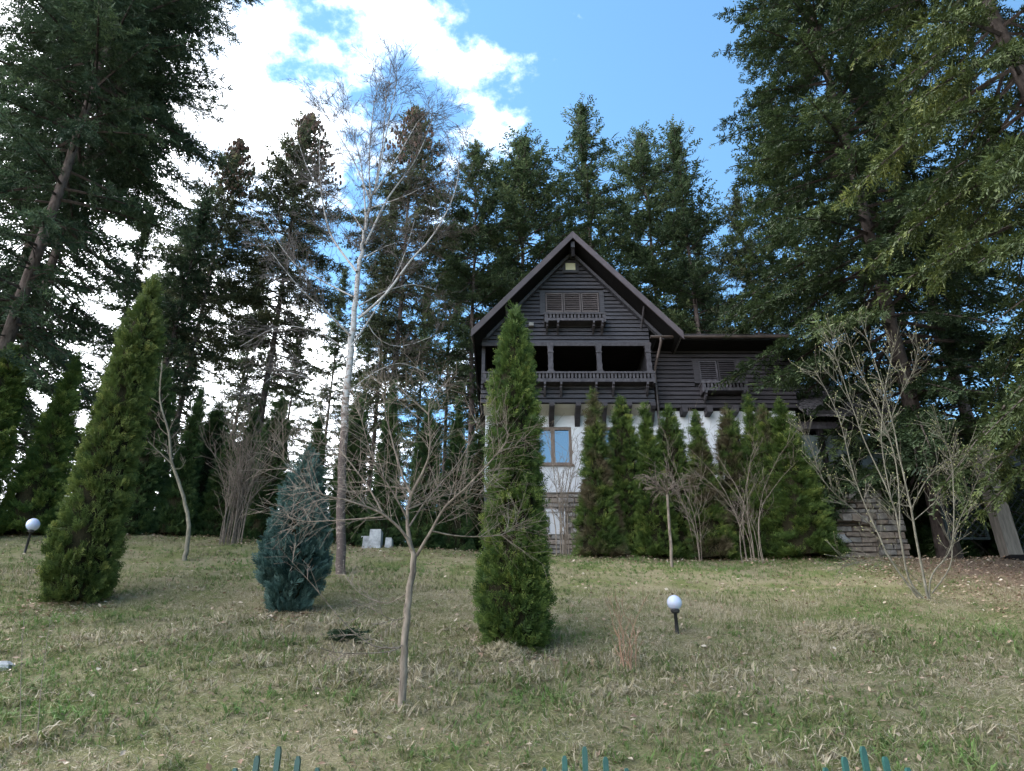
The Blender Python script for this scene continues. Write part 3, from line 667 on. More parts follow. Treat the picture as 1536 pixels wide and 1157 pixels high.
_cv = np.array(CB.v); _cf = np.array([(a, b, c_) for q in CB.f for a, b, c_ in ((q[0], q[1], q[2]), (q[0], q[2], q[3]))])
def cones(H, Rm, seed, n=420, depth=5.0):
    rs = np.random.default_rng(seed); z = H - rs.random(n) ** 1.3 * depth; t = (z - 8) / (H - 8); r = Rm * np.array([p_old(min(.995, q)) for q in t]) * rs.uniform(.3, 1.0, n); a = rs.uniform(0, 6.28, n)
    o = np.stack([r * np.cos(a), r * np.sin(a), z], -1)
    V, F, rn = place((_cv[:, [0, 2, 1]] * [1, 1, -1], _cf, np.zeros(len(_cv))), o, np.tile([0, 0, 1.], (n, 1)) + rs.normal(0, .12, (n, 3)), np.tile([1., 0, 0], (n, 1)), rs.uniform(1.1, 1.9, n), np.zeros(n))
    return mesh_np('cones', V, F)
CONES = cones(27, 3.0, 5)
def fir(kind, x, y, H, wf, rot, m, label, cone=False, group=None, bark='bark_fir'):
    tr, br, fo = FIR[kind]; H0 = {'big': 30, 'big2': 28}.get(kind, 27); s = H / H0
    t = thing('fir_tree', (x, y, float(gz(x, y)) - .1), label, 'fir tree', group); t.rotation_euler.z = R(rot); t.scale = (s * wf, s * wf, s)
    link('trunk', tr, M[bark], t, world=False); link('branches', br, M['bark_dark'], t, world=False, kind='stuff'); link('crown', fo, M[m], t, world=False)
    if cone: link('cones', CONES, M['cone'], t, world=False, kind='stuff')
    return t
def fir_at(kind, px, py, Y, wf, rot, m, label, **k):
    p = P(px, py, Y); H = p[2] - float(gz(p[0], Y)) + .1
    return fir(kind, p[0], Y, H, wf, rot, m, label, **k)
# left group
fir('big2', -15.0, 19.0, 33, .88, 20, 'fir_dark', 'largest dark fir at the upper left with thick trunk running out of frame', group='firs at the left edge')
fir('big2', -16.6, 22.0, 31, .85, 140, 'fir_dark', 'second tall fir close behind the largest fir at far left', group='firs at the left edge')
fir('con', -19.5, 24.0, 30, 1.25, 80, 'fir_dark', 'broad fir filling the lower left edge behind the thuja hedge', group='firs at the left edge')
fir('con', -14.5, 27.5, 18, 1.15, 200, 'fir_dark', 'lower dense fir between the left thuja and the thin trunked firs', group='firs at the left edge')
# thin old firs behind the hedge
BG = 'firs behind the hedge and house'
fir_at('old', 360, 213, 30, .95, 30, 'fir_brown', 'thin old fir, first brownish top from the left, bare slanting trunk', cone=True, group=BG)
fir_at('old', 468, 176, 31, 1.0, 100, 'fir_brown', 'tall old fir with brown cone laden top left of the birch crown', cone=True, group=BG)
fir_at('old2', 622, 166, 32, .95, 10, 'fir_brown', 'tall old fir with brown top right behind the birch crown', cone=True, group=BG)
fir_at('con', 592, 285, 37, .8, 60, 'fir_far', 'narrow green fir directly behind the birch trunk', group=BG)
fir_at('old2', 718, 214, 33, 0.99, 190, 'fir_far', 'narrow topped dark fir right of the birch crown, left of the broad topped fir', group=BG)
fir_at('old', 778, 207, 36, 1.29, 250, 'fir_far', 'broad topped dark fir left above the house gable', group=BG)
fir_at('con', 872, 160, 37, 1.11, 15, 'fir_far', 'tallest pointed fir directly above the house gable', group=BG)
fir_at('old', 957, 195, 39, 1.11, 310, 'fir_far', 'fir with rounded top right above the gable, left of its taller neighbour', group=BG)
fir_at('con', 1008, 189, 36, 1.11, 130, 'fir_far', 'pointed fir right of the gable, nearest to the clear blue sky gap', group=BG)
fir_at('old2', 1100, 285, 34, .9, 75, 'fir_brown', 'thin half bare fir with brown trunk above the wing roof', group=BG)
fir_at('old2', 300, 330, 38, .9, 222, 'fir_far', 'low distant fir showing between the left firs and first brown topped fir', group=BG)
fir_at('con', 520, 400, 42, .85, 300, 'fir_far', 'low distant fir left of the birch trunk', group=BG)
fir_at('con', 680, 330, 41, .8, 45, 'fir_far', 'low distant fir in the gap left of the gable roof', group=BG)
fir_at('con', 1040, 330, 44, .85, 165, 'fir_far', 'low distant fir just above the right gable eave', group=BG)
for px, py, Y, wf, rot, lab in ((225, 330, 27, 1.15, 33, 'dense fir filling the gap right of the left edge firs'), (395, 400, 46, 1.0, 10, 'distant low fir between the two brown topped firs'), (262, 430, 45, 1.2, 99, 'distant low fir showing right of the large olive thuja top'), (640, 430, 47, 1.1, 150, 'distant low fir behind the right birch limbs'), (560, 470, 38, 1.0, 200, 'low dense fir directly behind the birch lower trunk'), (455, 480, 39, 1.0, 320, 'low dense fir left behind the birch above the blue cypress')):
    fir_at('con', px, py, Y, wf, rot, 'fir_far', lab, group=BG)
# right group
fir('big', 13.4, 22.6, 38, 1.06, 0, 'fir_mid', bark='bark_dark', label='huge green fir overhanging the wing and porch of the house', group='firs at the right edge')
fir('big', 13.3, 13.6, 40, .82, 115, 'fir_yellow', bark='bark_dark', label='nearest yellow green fir at the right edge with low hanging boughs', group='firs at the right edge')
fir('con', 17.0, 25.5, 27, 1.3, 60, 'fir_mid', 'dark fir behind the lattice screens at the right edge', group='firs at the right edge')
fir('con', 14.8, 31.0, 30, 1.2, 200, 'fir_mid', 'fir standing behind the porch roof at the right', group='firs at the right edge')

# ------------------------------------------------------------ thujas
TT = [frond(4, 40, .050, .05, .60, .12, .35, i) for i in range(4)]
def thuja_mesh(H, Rm, prof, seed, dens, sl, lump=.10, up=.75, tmpl=None, corem=.80):
    rs = np.random.default_rng(seed); tmpl = tmpl or TT; n = int(dens * H * 2 * math.pi * Rm * .8)
    # tufts of sprays over the surface, sampled by circumference
    per = 11; nc = max(40, n // per); n = nc * per
    tz = np.linspace(0, 1, 200); pr = np.array([prof(t) for t in tz]); cdf = np.cumsum(pr + .02); cdf /= cdf[-1]
    t = np.interp((np.arange(nc) + rs.random(nc)) / nc, cdf, tz); a = rs.uniform(0, 6.283, nc); r = Rm * np.interp(t, tz, pr)
    off = rs.uniform(-100, 100, 3)
    base = np.stack([np.cos(a) * r, np.sin(a) * r, t * H], -1)
    nv = noise3(base + off, 2.6, 12) * .8 + rs.normal(0, .40, nc)
    rr = np.maximum(.01, r * (1 + lump * nv) - rs.random(nc) ** 2 * min(.12, Rm * .2))
    out = np.stack([np.cos(a), np.sin(a), 0 * a], -1)
    C0 = np.stack([np.cos(a) * rr, np.sin(a) * rr, t * H], -1)
    cd = unit(out * .8 + np.array([0, 0, up]) + rs.normal(0, .25, (nc, 3))); cd[t > .94, 2] += 1.2; cd = unit(cd)
    cv = rs.normal(0, .15, nc) + .10 * noise3(base + off, 2.0, 12)
    ix = np.repeat(np.arange(nc), per); s = sl * rs.uniform(.6, 1.25, n)
    d = unit(cd[ix] + rs.normal(0, .38, (n, 3))); tan = np.stack([-np.sin(a), np.cos(a), 0 * a], -1)[ix]
    nr = unit(tan * rs.choice([-1, 1], n)[:, None] + out[ix] * rs.normal(0, .6, n)[:, None] + rs.normal(0, .35, (n, 3)))
    o = C0[ix] - cd[ix] * sl * .55 + rs.normal(0, sl * .22, (n, 3)); o[:, 2] = np.maximum(o[:, 2], .03)
    rn = .42 + cv[ix] + rs.normal(0, .12, n)
    V, F, rnv = multi(tmpl, o, d, nr, s, rn)
    # inner dark twig mass
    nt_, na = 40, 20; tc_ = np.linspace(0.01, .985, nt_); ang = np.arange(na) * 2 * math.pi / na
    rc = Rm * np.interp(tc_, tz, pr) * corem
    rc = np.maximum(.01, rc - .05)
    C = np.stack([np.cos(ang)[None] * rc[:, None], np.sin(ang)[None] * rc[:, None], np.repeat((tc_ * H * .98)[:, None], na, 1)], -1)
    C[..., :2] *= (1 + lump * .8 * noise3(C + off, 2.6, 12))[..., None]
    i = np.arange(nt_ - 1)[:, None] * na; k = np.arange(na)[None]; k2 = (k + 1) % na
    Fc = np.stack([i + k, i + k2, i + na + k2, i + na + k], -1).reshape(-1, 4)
    tr = Tubes(); tr.add([(0, 0, -.25), (0, 0, H * .3)], [.10, .07], 8)
    log('thuja', seed, n, len(F))
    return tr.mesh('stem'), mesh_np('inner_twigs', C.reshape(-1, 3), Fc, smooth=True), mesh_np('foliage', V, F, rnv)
def col_prof(t):                     # columnar thuja: widest low, slow taper, pointed top
    lo = min(1, (.80 + t * 3.0)); return lo * (1 - .42 * t) * (min(1, (1 - t) / .24) ** .62)
def cone_prof(t): return min(1, .85 + t * 2) * (1 - t) ** .85 * .98 + .02
def egg_prof(t): return min(1, (.42 + 2.2 * t)) * (min(1, (1 - t) / .58) ** .62)
def put_thuja(ms, base, H0, H, wf, rot, m, label, name='thuja_tree', cat='thuja', group=None):
    t = thing(name, (base[0], base[1], base[2] - .05), label, cat, group); s = H / H0; t.scale = (wf, wf, s); t.rotation_euler.z = R(rot)
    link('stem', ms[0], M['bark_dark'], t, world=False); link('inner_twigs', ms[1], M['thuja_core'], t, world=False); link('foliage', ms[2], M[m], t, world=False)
    return t
def by_px(px, py, tpx, tpy):
    b = G(px, py); return b, P(tpx, tpy, b[1])[2] - b[2]
TH_c = thuja_mesh(6.2, .60, col_prof, 31, 560, .16, .10)
b_, h_ = by_px(772, 972, 775, 456); log('central thuja', b_, h_)
put_thuja(TH_c, b_, 6.2, h_, .90, 35, 'thuja', 'tall green columnar thuja in front of the house, centre of the lawn')
TH_l = thuja_mesh(7.4, .70, lambda t: col_prof(t), 32, 440, .185, .09)
b_, h_ = by_px(108, 903, 232, 410); log('left thuja', b_, h_)
put_thuja(TH_l, b_, 7.4, h_, .82, 80, 'thuja_olive', 'large olive green columnar thuja at the left of the lawn')
TH_h = thuja_mesh(5.2, .62, cone_prof, 33, 400, .175, .12)
TH_h2 = thuja_mesh(5.2, .56, col_prof, 34, 400, .175, .12)
HG = 'thuja hedge in front of the house'
hedge = [(889, 584, 21.0, .92, 'thuja_browned', 'hedge thuja standing alone right of the window and bare shrub'),
 (930, 592, 21.3, .88, 'thuja', 'hedge thuja with slim top left of the downpipe, second from the window'),
 (966, 604, 21.0, .80, 'thuja', 'hedge thuja third from the window, just left of the thin sapling'),
 (1000, 606, 21.4, .84, 'thuja', 'hedge thuja directly below the downpipe'),
 (1042, 616, 21.0, .95, 'thuja_browned', 'hedge thuja fifth from the window, partly browned, left of the white wall gap'),
 (1088, 606, 21.6, .80, 'thuja_browned', 'slim hedge thuja between the two white wall gaps'),
 (1120, 592, 21.3, .88, 'thuja', 'hedge thuja below the wing window shelf'),
 (1144, 604, 21.1, .85, 'thuja_browned', 'hedge thuja squeezed beside the last wide one'),
 (1168, 600, 20.8, 1.12, 'thuja', 'last and widest hedge thuja beside the stone arch')]
for k, (px, py, Y, wf, m, lab) in enumerate(hedge):
    p = P(px, py, Y); zb = float(gz(p[0], Y))
    put_thuja((TH_h, TH_h2)[k % 2], (p[0], Y, zb), 5.2, p[2] - zb, wf * (1.34 if k % 2 == 0 else 1.24) * (1, .93, 1.06)[k % 3], 47 * k, m, lab, group=HG)
LG = 'dark conifer hedge along the back of the lawn'
back = [(28, 515, 18.5, 1.35, 'thuja', 'bushy thuja at the far left edge behind the globe lamp'),
 (118, 532, 19.5, 1.3, 'thuja', 'thuja partly hidden behind the large olive thuja on its left'),
 (250, 548, 20.5, 1.15, 'thuja_dark', 'dark thuja directly right of the large olive thuja'),
 (304, 580, 21.0, .95, 'thuja_dark', 'dark thuja right of the curved sapling'),
 (205, 600, 21.8, 1.0, 'thuja_dark', 'dark thuja behind the large olive thuja on its right'),
 (352, 640, 21.6, 1.1, 'thuja_dark', 'low dark thuja directly behind the brown many stemmed shrub'),
 (332, 602, 22.3, 1.2, 'thuja_dark', 'dark thuja left behind the brown many stemmed shrub'),
 (384, 612, 22.1, 1.25, 'thuja_dark', 'dark thuja right behind the brown many stemmed shrub'),
 (424, 592, 21.8, .95, 'thuja_dark', 'dark thuja rising left of the blue cypress'),
 (480, 625, 22.0, 1.1, 'thuja_dark', 'dark thuja behind the blue cypress and birch'),
 (540, 588, 22.2, 1.0, 'thuja_dark', 'dark thuja right behind the birch trunk'),
 (592, 570, 21.8, .95, 'thuja_dark', 'dark thuja behind the bare tree crown'),
 (645, 612, 21.4, .9, 'thuja_dark', 'dark thuja right of the bare tree centre'),
 (688, 596, 21.9, .95, 'thuja_dark', 'dark thuja left of the central thuja'),
 (722, 640, 25.5, 1.3, 'thuja_dark', 'dark thuja squeezed between the central thuja and the house corner'),
 (1352, 640, 24.9, 2.1, 'thuja_dark', 'dark evergreen bush in the shade right of the stone arch'),
 (1425, 630, 26.0, 2.0, 'thuja_dark', 'dark evergreen bush behind the left lattice screen'),
 (1485, 690, 24.3, 1.5, 'thuja_dark', 'low dark evergreen bush just behind the grey pillar')]
for k, (px, py, Y, wf, m, lab) in enumerate(back):
    p = P(px, py, Y); zb = float(gz(p[0], Y))
    put_thuja((TH_h, TH_h2)[(k + 1) % 2], (p[0], Y, zb), 5.2, p[2] - zb, wf, 61 * k + 20, m, lab, group=LG)
CYT = [frond(5, 30, .045, -.05, .55, .10, .3, i) for i in range(4)]
TH_b = thuja_mesh(3.6, .62, egg_prof, 35, 520, .22, .15, 1.5, CYT, .72)
b_, h_ = by_px(432, 918, 462, 672); log('cypress', b_, h_)
put_thuja(TH_b, b_, 3.6, h_, .84, 10, 'cypress', 'egg shaped blue green cypress left of the birch', 'blue_cypress', 'cypress')

# ------------------------------------------------------------ bare trees and shrubs
class Bare:
    def __init__(s, seed): s.rs = np.random.default_rng(seed); s.T = Tubes(); s.tw = Tubes(); s.tips = []
    def twig(s, p, d, L_, r, lvl, n, lr=.5, ang=.7, jit=.12, trop=.05, seg=.18, rmin=.0022, T=None):
        rs = s.rs; m = max(2, min(8, int(L_ / seg))); pts = [p]; d = unit(d); ds = [d]
        for i in range(m):
            d = unit(d + rs.normal(0, jit, 3) + np.array([0, 0, trop])); pts.append(pts[-1] + d * L_ / m); ds.append(d)
        rad = np.maximum(rmin, r * np.linspace(1, .45, m + 1)); (T or s.tw).add(pts, rad, 3 if r < .02 else 5)
        s.tips.append((pts[-1], d))
        if lvl > 0:
            for k in range(n):
                f = rs.uniform(.15, 1.0); i = min(int(f * m), m - 1); q = pts[i] + (pts[i + 1] - pts[i]) * (f * m - i)
                ax = unit(np.cross(ds[i], rs.normal(0, 1, 3))); dd = unit(ds[i] * math.cos(ang) + ax * math.sin(ang) * rs.uniform(.7, 1.2))
                s.twig(q, dd, L_ * lr * rs.uniform(.6, 1.3) * (1.15 - .5 * f), max(rmin, r * .5), lvl - 1, n, lr, ang, jit, trop, seg, rmin)
    def limb(s, px, Y, r0, r1, dep=0.0, sub=5, sides=8, nt=0, tl=.6, tr=.006, lvl=1, n=4, lr=.5, ang=.75, trop=.05, jit=.12, start=.15, rmin=.0022, trunk=True):
        k = len(px); P_ = np.array([P(x, y, Y + dep * (i / max(1, k - 1))) for i, (x, y) in enumerate(px)])
        tt = np.linspace(0, k - 1, (k - 1) * sub + 1); i0 = np.minimum(tt.astype(int), k - 2); f = (tt - i0)[:, None]
        pm_ = P_[np.maximum(i0 - 1, 0)]; p0 = P_[i0]; p1 = P_[i0 + 1]; p2 = P_[np.minimum(i0 + 2, k - 1)]
        pts = .5 * (2 * p0 + (p1 - pm_) * f + (2 * pm_ - 5 * p0 + 4 * p1 - p2) * f ** 2 + (3 * p0 - pm_ - 3 * p1 + p2) * f ** 3)
        pts[1:-1] += s.rs.normal(0, r0 * .12, (len(pts) - 2, 3))
        rad = np.linspace(r0, r1, len(pts)); s.T.add(pts, rad, sides)
        for _ in range(nt):
            q = s.rs.uniform(start, 1) * (len(pts) - 1); i = min(int(q), len(pts) - 2); p = pts[i] + (pts[i + 1] - pts[i]) * (q - i); t = unit(pts[i + 1] - pts[i])
            ax = unit(np.cross(t, s.rs.normal(0, 1, 3))); d = unit(t * math.cos(ang) + ax * math.sin(ang))
            s.twig(p, d, tl * s.rs.uniform(.5, 1.3), tr, lvl, n, lr, ang, jit, trop, rmin=rmin)
        return pts
    def finish(s, name, loc, label, cat, mt, mtw, group=None, buds=None, tname='trunk'):
        t = thing(name, loc, label, cat, group)
        if s.T.v: link(tname, s.T.mesh(tname), mt, t)
        if s.tw.v: link('twigs', s.tw.mesh('twigs', False), mtw, t, kind='stuff')
        if buds:
            tp = s.tips if len(s.tips) < 1400 else [s.tips[i] for i in s.rs.choice(len(s.tips), 1400, False)]
            o = np.array([p for p, d in tp]); d = np.array([d for p, d in tp])
            sp = np.array([(0, 0, 0), (.3, .4, 0), (-.15, .4, .26), (-.15, .4, -.26), (0, 1, 0)]); sf = np.array([(0, 1, 2), (0, 2, 3), (0, 3, 1), (4, 2, 1), (4, 3, 2), (4, 1, 3)])
            V, F, r_ = place((sp, sf, np.zeros(5)), o, d, np.tile([.3, .2, .9], (len(o), 1)), s.rs.uniform(.6, 1.2, len(o)) * buds, np.zeros(len(o)))
            link('buds', mesh_np('buds', V, F), M['bud'], t, kind='stuff')
        log(name, s.T.n + s.tw.n, 'verts'); return t
# birch
def birch_bark():
    m, n, l, b = newmat('birch_bark_peeling'); g = n.new('ShaderNodeNewGeometry'); mp = n.new('ShaderNodeMapping'); mp.inputs['Scale'].default_value = (1, 1, 1.8); l.new(g.outputs['Position'], mp.inputs[0])
    z = n.new('ShaderNodeTexNoise'); z.inputs['Scale'].default_value = 7; z.inputs['Detail'].default_value = 7; z.inputs['Roughness'].default_value = .7; l.new(mp.outputs[0], z.inputs['Vector'])
    sx = n.new('ShaderNodeSeparateXYZ'); l.new(g.outputs['Position'], sx.inputs[0]); mr = n.new('ShaderNodeMapRange'); mr.inputs['From Min'].default_value = 6.5; mr.inputs['From Max'].default_value = 9.0; mr.inputs['To Min'].default_value = -.13; mr.inputs['To Max'].default_value = .06; l.new(sx.outputs[2], mr.inputs[0])
    ad = n.new('ShaderNodeMath'); l.new(z.outputs[0], ad.inputs[0]); l.new(mr.outputs[0], ad.inputs[1])
    cr = n.new('ShaderNodeValToRGB'); e = cr.color_ramp.elements; e[0].position = .40; e[0].color = (.07, .05, .045, 1); e[1].position = .56; e[1].color = (.34, .335, .34, 1); k = e.new(.47); k.color = (.20, .15, .125, 1)
    l.new(ad.outputs[0], cr.inputs[0]); l.new(cr.outputs[0], b.inputs['Base Color']); b.inputs['Roughness'].default_value = .85
    bp = n.new('ShaderNodeBump'); bp.inputs['Strength'].default_value = .6; bp.inputs['Distance'].default_value = .02; l.new(z.outputs[0], bp.inputs['Height']); l.new(bp.outputs[0], b.inputs['Normal']); return m
M['birch'] = birch_bark()
g0 = G(511, 862); YB = g0[1]; B = Bare(51); kw = dict(lvl=2, n=4, lr=.5, ang=.55, jit=.16, trop=-.01, rmin=.0038)
B.limb([(511, 866), (512, 760), (516, 640), (523, 560), (529, 495), (535, 433), (542, 379), (546, 354), (556, 304), (566, 265), (575, 205), (580, 135)], YB, .115, .010, .3, 4, 10, nt=55, tl=1.2, tr=.008, start=.45, **kw)
for pts, r0, dep, nt_ in [
 ([(535, 408), (513, 379), (496, 350), (484, 304), (479, 246), (481, 184)], .06, .8, 26), ([(525, 503), (488, 466), (450, 433), (400, 370)], .045, -1.2, 18),
 ([(529, 445), (490, 425), (455, 405), (434, 387), (395, 330)], .035, .9, 16), ([(537, 478), (579, 441), (616, 391), (650, 352), (683, 287), (690, 220)], .055, -.8, 26),
 ([(540, 458), (579, 437), (620, 427), (655, 436)], .03, 1.0, 12), ([(545, 387), (579, 370), (616, 358)], .035, .6, 12), ([(548, 366), (583, 296), (620, 246), (641, 200), (650, 175)], .045, .9, 28),
 ([(557, 312), (604, 296), (637, 279)], .025, -.5, 12), ([(549, 346), (546, 287), (537, 225), (512, 165)], .045, -.5, 30), ([(556, 304), (554, 238), (560, 163), (571, 118)], .04, .4, 34),
 ([(566, 275), (579, 204), (590, 150), (596, 120)], .035, -.3, 30), ([(556, 304), (533, 246), (504, 196), (482, 160)], .035, .6, 28), ([(527, 520), (560, 470), (600, 400), (622, 330)], .035, .5, 16),
 ([(533, 445), (560, 500), (600, 520), (660, 500)], .02, .8, 10), ([(546, 350), (520, 310), (470, 270), (440, 190)], .03, .5, 22), ([(562, 290), (600, 230), (640, 170), (690, 190)], .03, .2, 22),
 ([(519, 600), (470, 570), (420, 560), (380, 590)], .022, -.9, 12), ([(520, 590), (560, 560), (600, 545), (640, 560)], .022, .5, 12), ([(526, 530), (480, 500), (420, 490), (360, 520)], .02, .3, 12)]:
    B.limb(pts, YB + .02, r0 * .72, .006, dep, 3, 6, nt=int(nt_ * 1.3), tl=1.15, tr=.007, start=.25, **kw)
B.finish('birch_tree', g0, 'tall bare white barked birch with fine twigs left of centre', 'birch', M['birch'], M['birch_twig'])
# small bare tree in front
g0 = G(602, 1060); YT = g0[1]; B = Bare(52); kw = dict(lvl=1, n=5, lr=.55, ang=.8, trop=.0, rmin=.0018, jit=.07)
B.limb([(602, 1072), (605, 1010), (609, 940), (615, 880), (622, 832)], YT, .046, .038, 0, 5, 10)
for pts, r0, dep, nt_ in [
 ([(622, 836), (614, 811), (611, 771), (616, 744), (605, 717), (591, 672), (578, 618), (572, 575)], .050, .3, 40), ([(616, 744), (640, 695), (645, 663), (643, 618), (650, 580)], .028, -.4, 26),
 ([(625, 834), (649, 793), (667, 762), (708, 722), (753, 672), (764, 650)], .034, -.5, 36), ([(647, 797), (694, 805), (753, 802), (777, 783)], .018, .4, 20), ([(619, 826), (605, 800), (573, 771), (528, 753), (470, 735), (415, 680)], .036, -.4, 40),
 ([(573, 768), (555, 735), (533, 704), (492, 650), (470, 600)], .022, .5, 26), ([(575, 776), (515, 780), (455, 782), (425, 771)], .016, .6, 18), ([(612, 780), (590, 740), (560, 690), (545, 640), (530, 590)], .02, -.6, 24), ([(611, 765), (660, 745), (700, 740), (740, 745)], .02, .9, 24), ([(614, 790), (640, 750), (690, 690), (720, 630)], .02, 1.0, 24)]:
    B.limb(pts, YT, r0 * .62, .003, dep, 4, 6, nt=int(nt_ * 1.0), tl=.62, tr=.0036, start=.2, **kw)
for pts, r0, dep in [([(606, 971), (560, 969), (515, 933), (470, 879), (438, 843)], .010, -.5), ([(606, 966), (582, 978), (515, 980), (478, 972)], .008, -.7), ([(612, 890), (580, 905), (540, 890), (515, 860)], .008, .5), ([(610, 925), (590, 930), (560, 915), (530, 905)], .006, -.3)]:
    B.limb(pts, YT, r0, .003, dep, 4, 4, nt=9, tl=.3, tr=.004, start=.2, **kw)
B.finish('bare_tree', g0, 'small leafless tree with spreading forked crown in the left foreground', 'tree', M['bark_grey'], M['bark_twig'])
# curved sapling
g0 = G(278, 841); YS = g0[1]; B = Bare(53)
B.limb([(276, 846), (280, 820), (283, 790), (276, 745), (258, 695), (253, 650), (240, 600), (243, 540)], YS, .065, .015, .1, 4, 8, nt=16, tl=.7, tr=.008, start=.5, lvl=1, n=3, rmin=.004)
B.limb([(259, 697), (243, 682), (222, 662)], YS, .022, .008, -.2, 3, 5, nt=5, tl=.4); B.limb([(262, 704), (272, 702), (279, 690)], YS, .015, .006, 0, 3, 5, nt=2, tl=.3)
B.finish('curved_sapling', g0, 'pale sapling with curved thin trunk at the back left', 'sapling', M['bark_pale'], M['bark_twig'])
def shrub(seed, base, n, H, spread, r, label, mt, mtw, name='bare_shrub', lean=(0, 0), nt=14, tl=.5, buds=None, lvl=1, rmin=.004, cat='shrub', hmin=.45, curve=.12, n2=4, tw=.5):
    B = Bare(seed); rs = B.rs
    for k in range(n):
        a = rs.uniform(0, 6.28); s = rs.random() ** .6 * spread; h = H * rs.uniform(hmin, 1.0)
        p0 = np.array(base) + [rs.normal(0, .17 * min(1, H / 3)), rs.normal(0, .15 * min(1, H / 3)), -.06]; tip = np.array([math.cos(a) * s + lean[0], math.sin(a) * s + lean[1], h])
        m = 8; f = np.linspace(0, 1, m)[:, None]; pts = p0 + tip * f * [1, 1, 1] - np.array([tip[0], tip[1], 0]) * .35 * np.sin(f * math.pi) + np.cumsum(rs.normal(0, curve * .35, (m, 3)), 0) * f
        B.T.add(pts, np.linspace(r * rs.uniform(.6, 1.1), max(rmin, r * .25), m), 5)
        for _ in range(nt):
            q = rs.uniform(.25, 1) * (m - 1); i = min(int(q), m - 2); p = pts[i] + (pts[i + 1] - pts[i]) * (q - i); t = unit(pts[i + 1] - pts[i]); ax = unit(np.cross(t, rs.normal(0, 1, 3)))
            B.twig(p, t * math.cos(tw) + ax * math.sin(tw), tl * rs.uniform(.5, 1.3), r * .3, lvl, n2, .5, .7, .12, .06, rmin=rmin)
    return B.finish(name, base, label, cat, mt, mtw, buds=buds, tname='stems')
g0 = G(345, 817); shrub(61, g0, 26, 4.8, 1.3, .019, 'dense brown many stemmed bare shrub at the back left of the lawn', M['bark_twig'], M['bark_twig'], nt=9, tl=.8, rmin=.0034)
g0 = G(667, 824); shrub(66, g0, 20, 3.4, 1.3, .014, 'thicket of thin bare stems left of the central thuja at the hedge', M['bark_twig'], M['bark_twig'], nt=9, tl=.6, rmin=.0034)
c = P(848, 828, 21.2); shrub(62, (c[0], 21.2, float(gz(c[0], 21.2))), 11, 4.6, .9, .020, 'bare upright shrub in front of the blue reflecting window', M['bark_grey'], M['bark_twig'], nt=9, tl=.7, rmin=.0034)
g0 = P(1130, 833, 20.0); shrub(63, (g0[0], 20.0, float(gz(g0[0], 20.0))), 9, 4.4, 1.5, .015, 'bare many stemmed shrub in front of the right hedge thujas', M['bark_grey'], M['bark_twig'], nt=8, tl=.8, rmin=.0034)
c = P(1050, 828, 20.3); shrub(67, (c[0], 20.4, float(gz(c[0], 20.4))), 4, 3.6, .7, .012, 'thin brown twiggy shrub tangled in the hedge beside the thin sapling', M['bark_twig'], M['bark_twig'], nt=9, tl=.8, rmin=.0034)
c = P(1075, 828, 22.0); shrub(68, (c[0], 22.0, float(gz(c[0], 22.0))), 7, 5.2, .4, .02, 'tall thin bare shrub rising between hedge thujas before the white wall', M['bark_twig'], M['bark_twig'], nt=8, tl=.8, rmin=.0034)
g0 = G(940, 1008); shrub(64, g0, 9, 1.05, .30, .010, 'small reddish bare shrub on the lawn left of the globe lamp', M['bark_red'], M['bark_red'], nt=5, tl=.25, rmin=.003, lvl=0)
# weeping young tree
g0 = G(1008, 851); B = Bare(54)
B.limb([(1008, 854), (1005, 800), (1001, 745), (1000, 735)], g0[1], .040, .032, 0, 3, 8)
for k in range(26):
    a = B.rs.uniform(0, 6.28); B.twig(P(1000, 737 + B.rs.uniform(-4, 10), g0[1]), [math.cos(a), math.sin(a), .9], B.rs.uniform(.5, .95), .012, 2, 3, .55, .7, .12, -.13, rmin=.004)
B.finish('weeping_tree', g0, 'slender young tree with small umbrella of drooping twigs before the hedge', 'tree', M['bark_grey'], M['bark_twig'])
# magnolia like shrub on the right
g0 = G(1385, 899); YM = g0[1]; B = Bare(55); kw = dict(lvl=1, n=2, lr=.55, ang=.6, trop=.10, rmin=.0036, jit=.10)
for pts, r0, dep in [
 ([(1392, 902), (1380, 840), (1367, 764), (1350, 690), (1337, 627), (1314, 547), (1291, 479)], .045, .2), ([(1386, 900), (1363, 868), (1350, 802), (1337, 749), (1295, 658), (1276, 604), (1249, 565)], .042, -.3), ([(1380, 900), (1337, 842), (1314, 794), (1282, 718), (1257, 623), (1222, 555)], .036, .5),
 ([(1394, 900), (1398, 863), (1428, 817), (1430, 726), (1424, 680), (1409, 642)], .030, -.4), ([(1398, 890), (1425, 850), (1432, 800), (1460, 735), (1478, 690)], .022, .6), ([(1367, 764), (1390, 720), (1420, 690), (1450, 680)], .018, -.3), ([(1350, 802), (1345, 700), (1320, 620), (1282, 540), (1270, 500)], .026, .7), ([(1372, 780), (1410, 745), (1440, 700)], .016, .4),
 ([(1314, 794), (1275, 760), (1235, 720), (1212, 650)], .020, -.5), ([(1337, 749), (1322, 660), (1330, 570), (1345, 510)], .022, .3), ([(1385, 880), (1350, 850), (1310, 840), (1270, 848)], .012, -.4), ([(1337, 627), (1352, 590), (1370, 555), (1378, 520)], .015, -.2), ([(1276, 604), (1262, 560), (1250, 520), (1255, 490)], .014, .2)]:
    B.limb(pts, YM, r0 * .62, .004, dep, 4, 6, nt=int(34 * (1 if r0 > .02 else .7)), tl=.55, tr=.0042, start=.28, **kw)
B.finish('budding_shrub', g0, 'large multi stemmed shrub with pale budding twigs right of the stone arch', 'shrub', M['bark_pale'], M['bark_pale'], buds=.034)
